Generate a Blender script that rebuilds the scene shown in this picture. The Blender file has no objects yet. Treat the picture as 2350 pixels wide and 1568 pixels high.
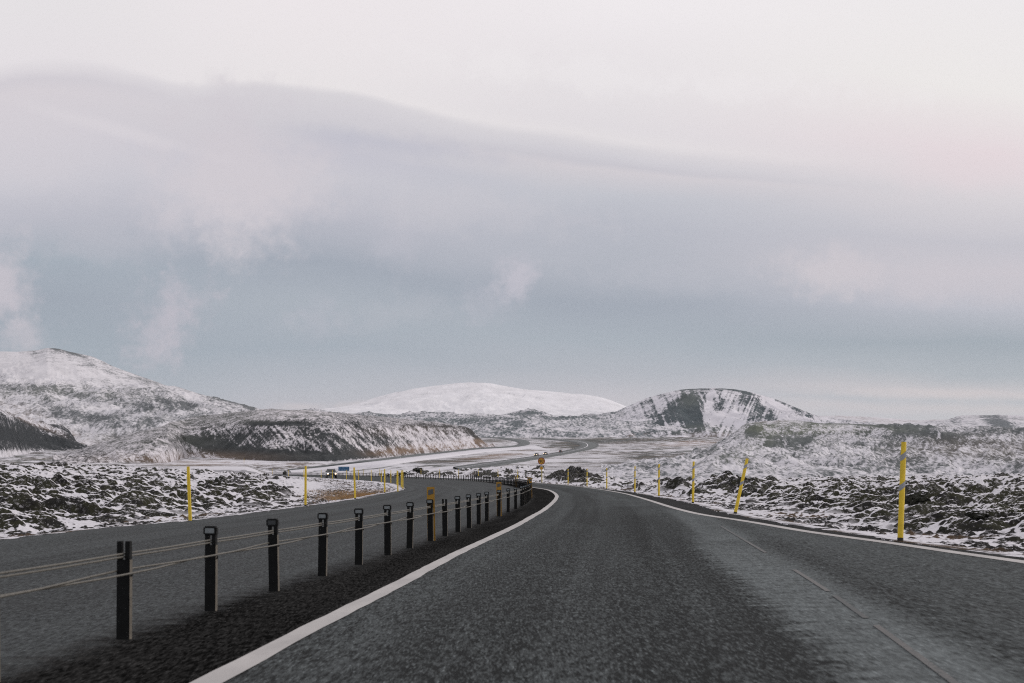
import bpy, bmesh, math, random
import numpy as np
from mathutils import Vector, Matrix
R = math.radians
random.seed(7)
C = bpy.context.scene.collection
scene = bpy.context.scene

# ---------------------------------------------------------------- camera
# 50 mm lens on a full frame, eye 1.25 m over the road; the horizon lies below the middle (lens shift)
EYE = 1.25; F = 3264.0; CX = 1175.0; HY = 1087.0        # photo units: 2350 x 1568
cam = bpy.data.cameras.new('camera'); cam.lens = 50; cam.sensor_width = 36
cam.shift_y = (HY - 784) / 2350.0
cam.clip_start = 0.1; cam.clip_end = 40000
cam.dof.use_dof = True; cam.dof.focus_distance = 70; cam.dof.aperture_fstop = 4.5
co = bpy.data.objects.new('camera', cam); C.objects.link(co)
co.location = (0, 0, EYE); co.rotation_euler = (R(90), 0, 0)
scene.camera = co
scene.view_settings.view_transform = 'Standard'; scene.view_settings.look = 'None'
scene.view_settings.exposure = 0; scene.view_settings.gamma = 1
scene.cycles.use_denoising = False; scene.cycles.filter_width = 1.15

def lin(*c):
    r = []
    for v in c:
        v = v / 255.0
        r.append(v / 12.92 if v <= 0.04045 else ((v + 0.055) / 1.055) ** 2.4)
    return tuple(r) + (1.0,)

# ---------------------------------------------------------------- node helper
class NT:
    def __init__(s, nt): s.nt = nt; s.n = nt.nodes; s.l = nt.links
    def node(s, typ, **kw):
        n = s.n.new(typ)
        for k, v in kw.items(): setattr(n, k, v)
        return n
    def put(s, sock, v):
        if isinstance(v, (int, float)): sock.default_value = v
        elif isinstance(v, (tuple, list)): sock.default_value = v
        else: s.l.new(v, sock)
    def m(s, op, a, b=0.0, c=0.0, clamp=False):
        n = s.node('ShaderNodeMath', operation=op, use_clamp=clamp)
        s.put(n.inputs[0], a); s.put(n.inputs[1], b)
        if op in ('MULTIPLY_ADD', 'SMOOTH_MAX', 'SMOOTH_MIN'): s.put(n.inputs[2], c)
        return n.outputs[0]
    def rng(s, v, a, b, c=0.0, d=1.0, smooth=False):
        n = s.node('ShaderNodeMapRange', interpolation_type='SMOOTHSTEP' if smooth else 'LINEAR')
        s.put(n.inputs[0], v)
        for i, q in enumerate((a, b, c, d)): s.put(n.inputs[1 + i], q)
        return n.outputs[0]
    def mix(s, f, a, b, blend='MIX'):
        n = s.node('ShaderNodeMix', data_type='RGBA', blend_type=blend)
        s.put(n.inputs[0], f); s.put(n.inputs[6], a); s.put(n.inputs[7], b)
        return n.outputs[2]
    def noise(s, vec, scale, detail=4, rough=0.55, lac=2.0):
        n = s.node('ShaderNodeTexNoise')
        if vec is not None: s.put(n.inputs['Vector'], vec)
        n.inputs['Scale'].default_value = scale; n.inputs['Detail'].default_value = detail
        n.inputs['Roughness'].default_value = rough; n.inputs['Lacunarity'].default_value = lac
        return n.outputs['Fac']
    def mapping(s, vec, loc=(0, 0, 0), rot=(0, 0, 0), scale=(1, 1, 1)):
        n = s.node('ShaderNodeMapping'); s.put(n.inputs[0], vec)
        n.inputs[1].default_value = loc; n.inputs[2].default_value = rot; n.inputs[3].default_value = scale
        return n.outputs[0]
    def attr(s, name):
        return s.node('ShaderNodeAttribute', attribute_name=name).outputs['Fac']
    def ramp(s, v, stops):
        n = s.node('ShaderNodeValToRGB'); s.put(n.inputs[0], v)
        e = n.color_ramp.elements
        stops = sorted(stops)
        while len(e) < len(stops): e.new(0.5)
        for el, (p, col) in zip(e, stops): el.position = p; el.color = col
        n.color_ramp.interpolation = 'LINEAR'
        return n.outputs[0]
    def fcurve(s, v, pts):
        n = s.node('ShaderNodeFloatCurve'); s.put(n.inputs[1], v)
        c = n.mapping.curves[0]
        while len(c.points) < len(pts): c.points.new(0.5, 0.5)
        for p, (x, y) in zip(c.points, pts): p.location = (x, y)
        n.mapping.update()
        return n.outputs[0]

# ---------------------------------------------------------------- world: overcast sky over a Nishita sky
SUN_EL, SUN_AZ = 17.0, 68.0          # the low sun stands right of the view, behind thin cloud
w = bpy.data.worlds.new('World'); scene.world = w; w.use_nodes = True
N = NT(w.node_tree); N.n.clear()
tc = N.node('ShaderNodeTexCoord').outputs['Generated']
nrm = N.node('ShaderNodeVectorMath', operation='NORMALIZE'); N.put(nrm.inputs[0], tc); dirv = nrm.outputs[0]
sep = N.node('ShaderNodeSeparateXYZ'); N.put(sep.inputs[0], dirv)
dx, dy, dz = sep.outputs
DEG = 180 / math.pi
el = N.m('MULTIPLY', N.m('ARCSINE', dz), DEG)
az = N.m('MULTIPLY', N.m('ARCTAN2', dx, dy), DEG)
comb = N.node('ShaderNodeCombineXYZ'); N.put(comb.inputs[0], az); N.put(comb.inputs[1], el)
sky2 = comb.outputs[0]                                      # (azimuth, elevation) in degrees
w1 = N.noise(N.mapping(sky2, scale=(.05, .22, 1)), 1.0, 4, .5)
w2 = N.noise(N.mapping(sky2, loc=(31, 7, 0), scale=(.22, .6, 1)), 1.0, 5, .6)
elw = N.m('ADD', el, N.m('ADD', N.m('MULTIPLY', N.m('SUBTRACT', w1, .5), 2.2), N.m('MULTIPLY', N.m('SUBTRACT', w2, .5), .55)))
def azel(px, py):
    a = math.degrees(math.atan((px - CX) / F)); e = math.degrees(math.atan((HY - py) / math.hypot(F, px - CX)))
    return a, e
edge_px = [(-400, 175), (0, 162), (60, 150), (200, 158), (330, 185), (420, 210), (560, 206), (700, 210), (820, 226), (940, 258), (1060, 284), (1200, 303), (1350, 320), (1550, 345), (1750, 368), (2000, 395), (2400, 430), (2900, 470)]
pts = []
for p in edge_px:
    a, e = azel(*p); pts.append(((a + 60) / 120, e / 30))
azn = N.m('DIVIDE', N.m('ADD', az, 60), 120, clamp=True)
edge = N.m('MULTIPLY', N.fcurve(azn, [(0, 15 / 30)] + pts + [(1, 10 / 30)]), 30)
# the cloud edge itself is sharp: the warp fades out near it
near_edge = N.rng(N.m('ABSOLUTE', N.m('SUBTRACT', el, edge)), 0, 2.4, .55, 1, True)
elq = N.m('ADD', el, N.m('MULTIPLY', N.m('SUBTRACT', elw, el), near_edge))
below = N.m('MULTIPLY', N.m('DIVIDE', elq, edge), .5)
above = N.m('ADD', .5, N.m('MULTIPLY', N.m('SUBTRACT', elq, edge), .03))
isup = N.m('GREATER_THAN', elq, edge)
pos = N.m('ADD', N.m('MULTIPLY', isup, above), N.m('MULTIPLY', N.m('SUBTRACT', 1, isup), below), clamp=True)
EX = np.array([azel(*p)[0] for p in edge_px]); EY = np.array([azel(*p)[1] for p in edge_px])
def column(px, rows):
    st = []
    for y, c in rows:
        a, e = azel(px, y); ed = float(np.interp(a, EX, EY))
        p = .5 * e / ed if e <= ed else .5 + (e - ed) * .03
        st.append((max(0, min(1, p)), lin(*c)))
    return N.ramp(pos, st)
cL = column(40, [(0, (233, 229, 231)), (135, (232, 227, 230)), (160, (224, 219, 223)), (185, (213, 208, 214)), (215, (217, 211, 216)), (300, (215, 210, 216)), (400, (205, 203, 211)), (500, (190, 190, 200)), (600, (166, 175, 186)), (700, (160, 168, 180)), (800, (162, 172, 183)), (900, (170, 178, 188)), (960, (188, 188, 196))])
cC = column(700, [(0, (240, 234, 236)), (195, (236, 231, 232)), (212, (219, 215, 219)), (248, (215, 211, 216)), (300, (209, 206, 212)), (345, (200, 198, 208)), (400, (204, 202, 210)), (500, (190, 190, 200)), (600, (163, 170, 182)), (700, (172, 179, 189)), (800, (166, 175, 186)), (900, (184, 187, 196)), (940, (192, 191, 199))])
cR = column(1400, [(0, (243, 238, 240)), (200, (233, 228, 230)), (312, (230, 225, 227)), (285, (228, 223, 226)), (332, (219, 215, 219)), (358, (211, 208, 214)), (375, (204, 201, 208)), (388, (212, 207, 212)), (450, (197, 198, 206)), (520, (186, 188, 198)), (600, (181, 184, 194)), (690, (163, 170, 182)), (780, (170, 178, 188)), (850, (180, 184, 193)), (920, (200, 197, 204))])
cF = column(2250, [(0, (241, 237, 238)), (200, (240, 236, 234)), (350, (232, 221, 224)), (450, (218, 213, 217)), (560, (199, 197, 205)), (650, (205, 200, 207)), (720, (190, 191, 201)), (790, (163, 172, 182)), (850, (178, 184, 192)), (900, (206, 201, 205)), (920, (190, 193, 200)), (940, (205, 201, 205)), (960, (198, 198, 204))])
a0, a1, a2, a3 = [azel(x, 500)[0] for x in (40, 700, 1400, 2250)]
col = N.mix(N.rng(az, a0, a1, smooth=True), cL, cC)
col = N.mix(N.rng(az, a1, a2, smooth=True), col, cR)
col = N.mix(N.rng(az, a2, a3, smooth=True), col, cF)
bn = N.noise(N.mapping(sky2, loc=(3, 11, 0)), .55, 6, .62)
bn2 = N.noise(N.mapping(sky2, loc=(13, 1, 0)), 1.6, 5, .6)
def blob(px, py, rx, ry, strength, color, rot=0, rag=1.2, lo=.05, hi=1.45):
    global col
    a, e = azel(px, py); k = .01755
    u = N.m('SUBTRACT', az, a); v = N.m('SUBTRACT', el, e)
    c_, s_ = math.cos(R(rot)), math.sin(R(rot))
    uu = N.m('ADD', N.m('MULTIPLY', u, c_), N.m('MULTIPLY', v, s_)); vv = N.m('SUBTRACT', N.m('MULTIPLY', v, c_), N.m('MULTIPLY', u, s_))
    d = N.m('SQRT', N.m('ADD', N.m('POWER', N.m('ABSOLUTE', N.m('DIVIDE', uu, rx * k)), 2), N.m('POWER', N.m('ABSOLUTE', N.m('DIVIDE', vv, ry * k)), 2)))
    d = N.m('ADD', d, N.m('ADD', N.m('MULTIPLY', N.m('SUBTRACT', bn, .5), rag * 3.0), N.m('MULTIPLY', N.m('SUBTRACT', bn2, .5), rag * 1.6)))
    f = N.m('MULTIPLY', N.rng(d, lo, hi, 1, 0, True), strength)
    col = N.mix(f, col, lin(*color))
PK = (211, 204, 211)
blob(548, 400, 190, 160, .95, (212, 206, 212), 0, .55, .25, 1.45)
blob(60, 350, 200, 90, .5, (214, 209, 215), 0, .5)
blob(900, 330, 260, 26, .6, (190, 190, 203), -6, .5)
blob(270, 300, 210, 16, .4, (226, 220, 224), -12, .4)
blob(385, 730, 60, 110, .8, (196, 191, 201), -38, 1)
blob(345, 800, 40, 70, .35, (190, 188, 198), -10, 1)
blob(0, 640, 70, 90, .85, (203, 197, 205), 10, .9)
blob(55, 770, 60, 40, .6, (203, 197, 205), 0, 1)
blob(1182, 640, 54, 40, .75, (200, 196, 206), 20, 1.1)
blob(1120, 690, 80, 45, .4, (188, 188, 199), 20, 1.1)
blob(905, 560, 60, 50, .42, (192, 191, 201), 20, 1.1)
blob(730, 730, 50, 60, .35, (184, 185, 196), 0, 1)
blob(1920, 620, 120, 55, .85, (208, 202, 208), 0, 1)
blob(2180, 650, 220, 45, .5, (206, 200, 207), 0, .8)
blob(840, 928, 70, 12, .7, (209, 200, 203), 5, .5)
blob(690, 934, 60, 10, .6, (207, 199, 203), 0, .5)
blob(2120, 905, 220, 12, .55, (214, 206, 208), -2, .6)
blob(2240, 380, 180, 60, .4, (232, 216, 220), 0, .5)
blob(260, 560, 200, 50, .30, (195, 193, 202), 8, 1.2)
blob(1050, 480, 300, 50, .30, (208, 204, 210), -6, 1.0)
blob(1520, 640, 220, 36, .25, (196, 195, 204), -5, 1.2)
blob(1450, 180, 500, 40, .35, (244, 240, 241), -6, 1.2)
blob(900, 720, 200, 40, .28, (188, 189, 198), 5, 1.2)
sky = N.node('ShaderNodeTexSky', sky_type='NISHITA'); sky.sun_disc = False
sky.sun_elevation = R(SUN_EL); sky.sun_rotation = R(SUN_AZ)
skyc = N.mix(1.0, sky.outputs[0], (.1, .1, .1, 1), 'MULTIPLY')      # sky strength 0.1
col = N.mix(.96, skyc, col)
col = N.mix(N.rng(el, -3, -.5, 1, 0), col, (.3, .31, .33, 1))
bg = N.node('ShaderNodeBackground'); N.put(bg.inputs[0], col); bg.inputs[1].default_value = 1.0
wo = N.node('ShaderNodeOutputWorld'); N.l.new(bg.outputs[0], wo.inputs[0])

# ---------------------------------------------------------------- sun, veiled by cloud
sl = bpy.data.lights.new('sun', 'SUN'); sl.energy = 1.15; sl.angle = R(11); sl.color = (1.0, .93, .87)
so = bpy.data.objects.new('sun', sl); C.objects.link(so)
sd = Vector((math.sin(R(SUN_AZ)) * math.cos(R(SUN_EL)), math.cos(R(SUN_AZ)) * math.cos(R(SUN_EL)), math.sin(R(SUN_EL))))
so.rotation_euler = sd.to_track_quat('Z', 'Y').to_euler(); so.location = (0, 0, 60)

# ================================================================ numpy noise
_rs = np.random.RandomState(5)
_g = _rs.rand(256) * 2 * np.pi; GX = np.cos(_g); GY = np.sin(_g); PERM = _rs.permutation(256)
def gn(x, y, seed=0):
    x = x + seed * 17.31; y = y - seed * 9.77
    xi = np.floor(x).astype(np.int64); yi = np.floor(y).astype(np.int64)
    xf = x - xi; yf = y - yi
    u = xf * xf * xf * (xf * (xf * 6 - 15) + 10); v = yf * yf * yf * (yf * (yf * 6 - 15) + 10)
    def g(ix, iy, ax, ay):
        h = PERM[(PERM[ix & 255] + iy) & 255]
        return GX[h] * ax + GY[h] * ay
    a = g(xi, yi, xf, yf); b = g(xi + 1, yi, xf - 1, yf); c = g(xi, yi + 1, xf, yf - 1); d = g(xi + 1, yi + 1, xf - 1, yf - 1)
    return 1.5 * ((a * (1 - u) + b * u) * (1 - v) + (c * (1 - u) + d * u) * v)
def fbm(x, y, wl, octs=4, seed=0, gain=.5):
    s = 0; a = 1
    for i in range(octs):
        s = s + a * gn(x / wl, y / wl, seed + i); wl /= 2.03; a *= gain
    return s
def sstep(a, b, x):
    t = np.clip((x - a) / (b - a), 0, 1); return t * t * (3 - 2 * t)

# ================================================================ the lie of the land
def flat_hit(px, py):
    D = EYE * F / (py - HY); return (px - CX) * D / F, D
def curve_from(ptsXD, smooth=True):
    P = sorted([(d, x) for x, d in ptsXD]); dd = np.array([p[0] for p in P]); xx = np.array([p[1] for p in P])
    g = np.arange(-12.0, 640.0, .5)
    # linear extrapolation at both ends
    s0 = (xx[1] - xx[0]) / (dd[1] - dd[0]); s1 = (xx[-1] - xx[-2]) / (dd[-1] - dd[-2])
    y = np.interp(g, dd, xx); y = np.where(g < dd[0], xx[0] + s0 * (g - dd[0]), y); y = np.where(g > dd[-1], xx[-1] + s1 * (g - dd[-1]), y)
    # smoothing window grows with distance
    ys = y.copy()
    for it in range(3):
        cs = np.concatenate([[0], np.cumsum(ys)])
        hw = np.clip((g * .05 / .5).astype(int), 1, 24); i = np.arange(len(g)); lo = np.clip(i - hw, 0, len(g) - 1); hi = np.clip(i + hw, 0, len(g) - 1)
        m = np.minimum(i - lo, hi - i); lo = i - m; hi = i + m
        ys = (cs[hi + 1] - cs[lo]) / (hi - lo + 1)
    return lambda D: np.interp(D, g, ys)
fence_px = [(482, 1402), (630, 1357), (739, 1322), (825, 1296), (887, 1274), (943, 1258), (987, 1241.5), (1021, 1230.5), (1052, 1221), (1078, 1212), (1099, 1203.5), (1117, 1196), (1145.6, 1185), (1166, 1176), (1184, 1168.7), (1198, 1162), (1214, 1150), (1219, 1142)]
FX = curve_from([(-3.5, 4), (-2.93, 10.74)] + [flat_hit(*p) for p in fence_px] + [((p - CX) / F * d, d) for p, d in ((1217, 90), (1211, 105), (1196, 122), (1181, 134), (1138, 165), (1093, 195), (1030, 219), (963, 243), (890, 278), (795, 342), (708, 405), (635, 475), (565, 545))])
line_px = [(480, 1568), (700, 1450), (880, 1360), (1050, 1270), (1180, 1210), (1250, 1170), (1271, 1152), (1277, 1144), (1279, 1138), (1272, 1131), (1258, 1124), (1232, 1118)]
_lp = [flat_hit(*p) for p in line_px]
LX = curve_from([(-2.2, 3)] + _lp[:-1] + [(1.6, 132), (0, 160), (float(FX(195)) + 1.2, 195)] + [(float(FX(d)) + 1.2, d) for d in (243, 300, 400, 545)])
def rise(D): return np.interp(D, [0, 130, 165, 198, 241, 289, 316, 400, 460, 560, 640], [0, 0, .1, .22, .36, .57, .66, .76, .85, 1.0, 1.2])
def road_z(X, D):
    return rise(D) + .028 * np.clip(X - LX(D) + .15, 0, 9)
def hit_road(px, py):
    Z = 0.0
    for _ in range(30):
        D = (EYE - Z) * F / (py - HY); X = (px - CX) * D / F; Z = .6 * Z + .4 * float(road_z(X, D))
    return X, D
rline_px = [(2350, 1290), (2200, 1270), (2070, 1250), (1950, 1234), (1852, 1221), (1768, 1206), (1698, 1194), (1604, 1181), (1545, 1166), (1487, 1147.5), (1440, 1134), (1390, 1125), (1340, 1118)]
_rp = [hit_road(*p) for p in rline_px]
def off(D, k):
    """sideways offset k metres from the fence line, along the curve normal"""
    s = (FX(D + 2) - FX(D - 2)) / 4; return k * math.sqrt(1 + float(s) ** 2)
RX = curve_from([(_rp[0][0] + .15, 3)] + _rp + [hit_road(1280, 1111), (3.3, 152)] + [(float(FX(d)) + off(d, 4.4), d) for d in (185, 205, 243, 300, 400, 545)])
edge_px2 = [(2350, 1283), (2070, 1243), (1852, 1211), (1745, 1192), (1681, 1182), (1628, 1168), (1581, 1154), (1534, 1145), (1487, 1137), (1440, 1128)]
_ep = [hit_road(*p) for p in edge_px2]
EXr0 = curve_from([(_ep[0][0] + .2, 3)] + _ep + [(float(RX(d)) + .4, d) for d in (110, 130, 150, 185, 205, 243, 300, 400, 545)])
EXr = lambda D: np.maximum(EXr0(D), RX(D) + .3)
pole_left = [(437, 37.8), (701, 55), (815, 70), (883, 92), (913, 99), (924.5, 115), (921, 129), (911, 149), (897, 167), (875, 180), (852, 196), (823, 211), (795, 225), (763, 243), (737, 263), (697, 290), (662, 325), (625, 400), (560, 480)]
ledge = [(0, 26.7), (220, 32.4)] + [(p + (7 if d < 90 else 3 if d < 110 else 8), d) for p, d in pole_left]
XL = curve_from([(-10.6, 5)] + [((p - CX) / F * d, d) for p, d in ledge])

GAUSS = []     # (px, D, radius, height): crags and mounds of the lava field
for g_ in [(1478, 97, 2.6, .85), (1512, 93, 2.8, 1.0), (1560, 90, 2.8, .95), (1605, 84, 2.2, .7), (1950, 70, 2.0, .35), (2130, 64, 2.4, .4), (1790, 88, 2.4, .4), (420, 70, 2.4, .4), (200, 66, 2.2, .35), (560, 78, 2.0, .35), (90, 76, 2.0, .5), (1675, 92, 1.6, .6), (1735, 95, 2.0, .55), (1285, 172, 4.0, .6), (1325, 176, 3.8, .65), (1265, 178, 2.2, .8), (1205, 190, 3, 1.0), (1165, 200, 3, 1.3), (1060, 238, 3.5, 1.35), (925, 300, 4.0, 1.2), (960, 300, 3.5, 1.0), (890, 320, 4, 1.1), (1100, 240, 4, 1.2),
           (1990, 44, 1.0, .25), (2180, 47, 1.0, .3), (2080, 62, 1.4, .3), (250, 82, 1.4, .5), (165, 84, 1.2, .5), (310, 86, 1.2, .6), (515, 88, 1.2, .5), (100, 60, 1.4, .25), (350, 60, 1.4, .3), (40, 45, 1.2, .2), (840, 330, 5, 1.6), (800, 350, 4, 1.5), (1440, 110, 2.5, .7), (2310, 60, 1.5, .3), (1880, 75, 1.5, .3)]:
    GAUSS.append(((g_[0] - CX) / F * g_[1], g_[1], g_[2], g_[3]))

def wild_base(D):
    return np.interp(D, [0, 20, 45, 80, 120, 160, 200, 240, 300, 400, 500, 650, 800, 1000, 1150, 1500, 2000, 2600, 3600], [0, .1, .32, .62, .85, .75, .9, 1.3, 2.35, 3.7, 5.2, 7.9, 11.05, 15.6, 21.3, 34, 53, 74, 100])
def ground(X, D, detail=True):
    """height and attributes of the land"""
    xl, er = XL(D), EXr(D)
    sL = (XL(D + 3) - XL(D - 3)) / 6; sR = (EXr(D + 3) - EXr(D - 3)) / 6
    dl = np.where(X < xl, (xl - X) / np.sqrt(1 + sL * sL), 0); dr = np.where(X > er, (X - er) / np.sqrt(1 + sR * sR), 0)
    far = D > 600; dist = np.where(far, 400.0, dl + dr)
    px = X / np.maximum(D, 1) * F + CX
    left = (X < xl) & ~far
    rb = road_z(np.clip(X, xl, er + 0), D)
    # meadow inside the loop stays flat and snowy; lava lies left of it
    j = fbm(X, D, 14, 3, 40) * 40
    lavaL = sstep(735, 610, px + j * .6) * sstep(270, 215, D)
    lavaR = sstep(400, 320, D + fbm(X, D, 30, 2, 3) * 40) * np.where(px > 1250, sstep(190, 150, D + (1500 - np.minimum(px, 1500)) * -.25), 1)
    lava = np.where(left, lavaL, lavaR) * sstep(1.2, 6.5, dist + fbm(X, D, 4, 3, 9) * 2.2)
    wb = wild_base(D)
    wleft = sstep(2, 40, dl) * sstep(760, 600, px) * 1.0
    wleft = np.where(D > 250, np.maximum(wleft, sstep(640, 560, px)), wleft)
    wl_h = np.where(D < 260, wb * 1.5, wb)
    wgt = np.where(left, wleft, sstep(3, 45, dr)); wgt = np.where(far, 1.0, np.maximum(wgt, sstep(490, 600, D)))
    tgt = np.where(left, np.where(D < 300, np.minimum(wb * (1.45 + .9 * sstep(50, 85, D)), 1.9), wb), np.maximum(wb, rb))
    z = rb * (1 - wgt) + tgt * wgt
    z = z - .10 * sstep(0, 1.2, dist) - .12 * sstep(.5, 3, dist) * (1 - sstep(5, 14, dist))
    z = np.where(dist <= 0, z - .12, z)
    rock = np.zeros_like(z); bump = np.zeros_like(z)
    if detail:
        wx = X + fbm(X, D, 5, 2, 71) * 1.2; wy = D + fbm(X, D, 5, 2, 77) * 1.2
        b1 = np.abs(gn(wx / 2.5, wy / 2.5, 11)); b2 = np.abs(gn(wx / 1.7, wy / 1.3, 12)); b3 = np.abs(gn(wx / .72, wy / .55, 13)); b4 = np.abs(gn(X / .26, D / .26, 14))
        big = fbm(X, D, 11, 2, 15)
        sh = np.minimum(b1 * 2.2, .66)
        crag = np.clip(gn(wx / 6.5, wy / 6.5, 21) - .40, 0, 1); rid = (1 - np.abs(gn(wx / 1.7, wy / 1.7, 22))) * (.5 + .5 * (1 - np.abs(gn(wx / .6, wy / .6, 23))))
        lump = .36 * sh + .46 * b2 + .19 * b3 + .05 * b4 + .22 * big - .25 + crag * rid * 1.5 + .05 * np.abs(gn(X / .13, D / .13, 17))
        near = D < 420
        z = z + lava * lump * (1 + .5 * sstep(140, 220, D))
        gs = np.zeros_like(z)
        for gx, gd, gr, gh in GAUSS:
            q = ((X - gx) ** 2 + ((D - gd) * .8) ** 2) / (gr * gr)
            gs = gs + gh * np.exp(-q * (1 + .0 * q)) * (q < 9)
        rough = 1 + .55 * (rid - .5) + .5 * fbm(X, D, 1.3, 3, 51)
        z = z + gs * np.clip(rough, .6, 1.25) * np.maximum(lava, .6 * sstep(1, 4, dist))
        rock = np.clip(lava * (crag * .9 + gs * .2), 0, 1)
        bump = np.clip(.55 * sh + .75 * b2 + .5 * b3 + .15 * big, 0, 2)
        # clods on the snowy verge
        verge = sstep(.3, 1.5, dist) * (1 - sstep(5, 10, dist)) * (1 - lava)
        cl = np.clip(gn(X / .45, D / .45, 31) * .6 + gn(X / .17, D / .17, 32) * .55 + .3 * gn(X / 2.2, D / 2.2, 33) - .17, 0, 1)
        z = z + verge * cl * .16
        rock = np.maximum(rock, np.clip(verge * cl * 5, 0, 1))
        rock = np.maximum(rock, sstep(.9, .0, dist) * (dist > 0) * np.clip(.35 + .6 * gn(X / .5, D / .5, 35), 0, .6))
        # thin cover with grass and scree showing, beyond the lava
        beyond = sstep(8, 30, dist) * (1 - lava) * sstep(60, 110, D)
        rock = rock + beyond * (.29 + .10 * fbm(X, D, 12, 4, 55))
        # rolling snow ground beyond
        roll = sstep(200, 500, D) * (fbm(X, D, 60, 4, 61) * .8 + fbm(X, D, 14, 3, 66) * .35)
        z = z + roll * (1 - lava) * (1 if True else 0) * sstep(8, 60, dist)
    return z, dict(lava=lava, rock=rock, dist=dist, px=px, bump=bump)
def ground_z(X, D):
    return float(ground(np.array([float(X)]), np.array([float(D)]))[0][0])
def smooth_z(X, D):
    return float(ground(np.array([float(X)]), np.array([float(D)]), False)[0][0])
def hit_far(px, py, lo=230, hi=3300):
    D = np.exp(np.linspace(math.log(lo), math.log(hi), 1500)); Z = ground((px - CX) * D / F, D, False)[0]; ray = EYE + (HY - py) * D / F
    i = int(np.argmax(Z - ray > 0)) if (Z - ray > 0).any() else len(D) - 1
    i = max(i, 1); a = Z[i - 1] - ray[i - 1]; b = Z[i] - ray[i]; t = 0 if b == a else np.clip(-a / (b - a), 0, 1)
    d = D[i - 1] + (D[i] - D[i - 1]) * t
    return (px - CX) * d / F, d

# ================================================================ object helpers
def tag(o, label=None, cat=None, group=None, kind=None):
    if label: o['label'] = label
    if cat: o['category'] = cat
    if group: o['group'] = group
    if kind: o['kind'] = kind
    return o
def link(name, me, mat=None, parent=None):
    o = bpy.data.objects.new(name, me); C.objects.link(o)
    if mat:
        for m_ in (mat if isinstance(mat, (list, tuple)) else [mat]): me.materials.append(m_)
    if parent: o.parent = parent
    return o
def empty(name, loc=(0, 0, 0), rz=0):
    o = bpy.data.objects.new(name, None); C.objects.link(o); o.location = loc; o.rotation_euler = (0, 0, rz); o.empty_display_size = .2
    return o
def grid_mesh(name, P, attrs=None, uv=None, smooth=True, flip=False):
    """P: rows x cols x 3"""
    r, c = P.shape[:2]
    me = bpy.data.meshes.new(name); me.vertices.add(r * c); me.vertices.foreach_set('co', P.reshape(-1).astype(np.float32))
    i = (np.arange(r - 1)[:, None] * c + np.arange(c - 1)[None, :]).reshape(-1)
    q = np.stack([i, i + 1, i + c + 1, i + c], 1)
    if flip: q = q[:, ::-1]
    nf = len(q)
    me.loops.add(nf * 4); me.loops.foreach_set('vertex_index', q.reshape(-1).astype(np.int32))
    me.polygons.add(nf); me.polygons.foreach_set('loop_start', np.arange(0, nf * 4, 4, dtype=np.int32))
    if smooth: me.polygons.foreach_set('use_smooth', np.ones(nf, dtype=bool))
    if uv is not None:
        l = me.uv_layers.new(name='UVMap'); l.data.foreach_set('uv', uv.reshape(-1, 2)[q.reshape(-1)].reshape(-1).astype(np.float32))
    for k, v in (attrs or {}).items():
        a = me.attributes.new(k, 'FLOAT', 'POINT'); a.data.foreach_set('value', v.reshape(-1).astype(np.float32))
    me.update(calc_edges=True); me.validate()
    return me
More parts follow.
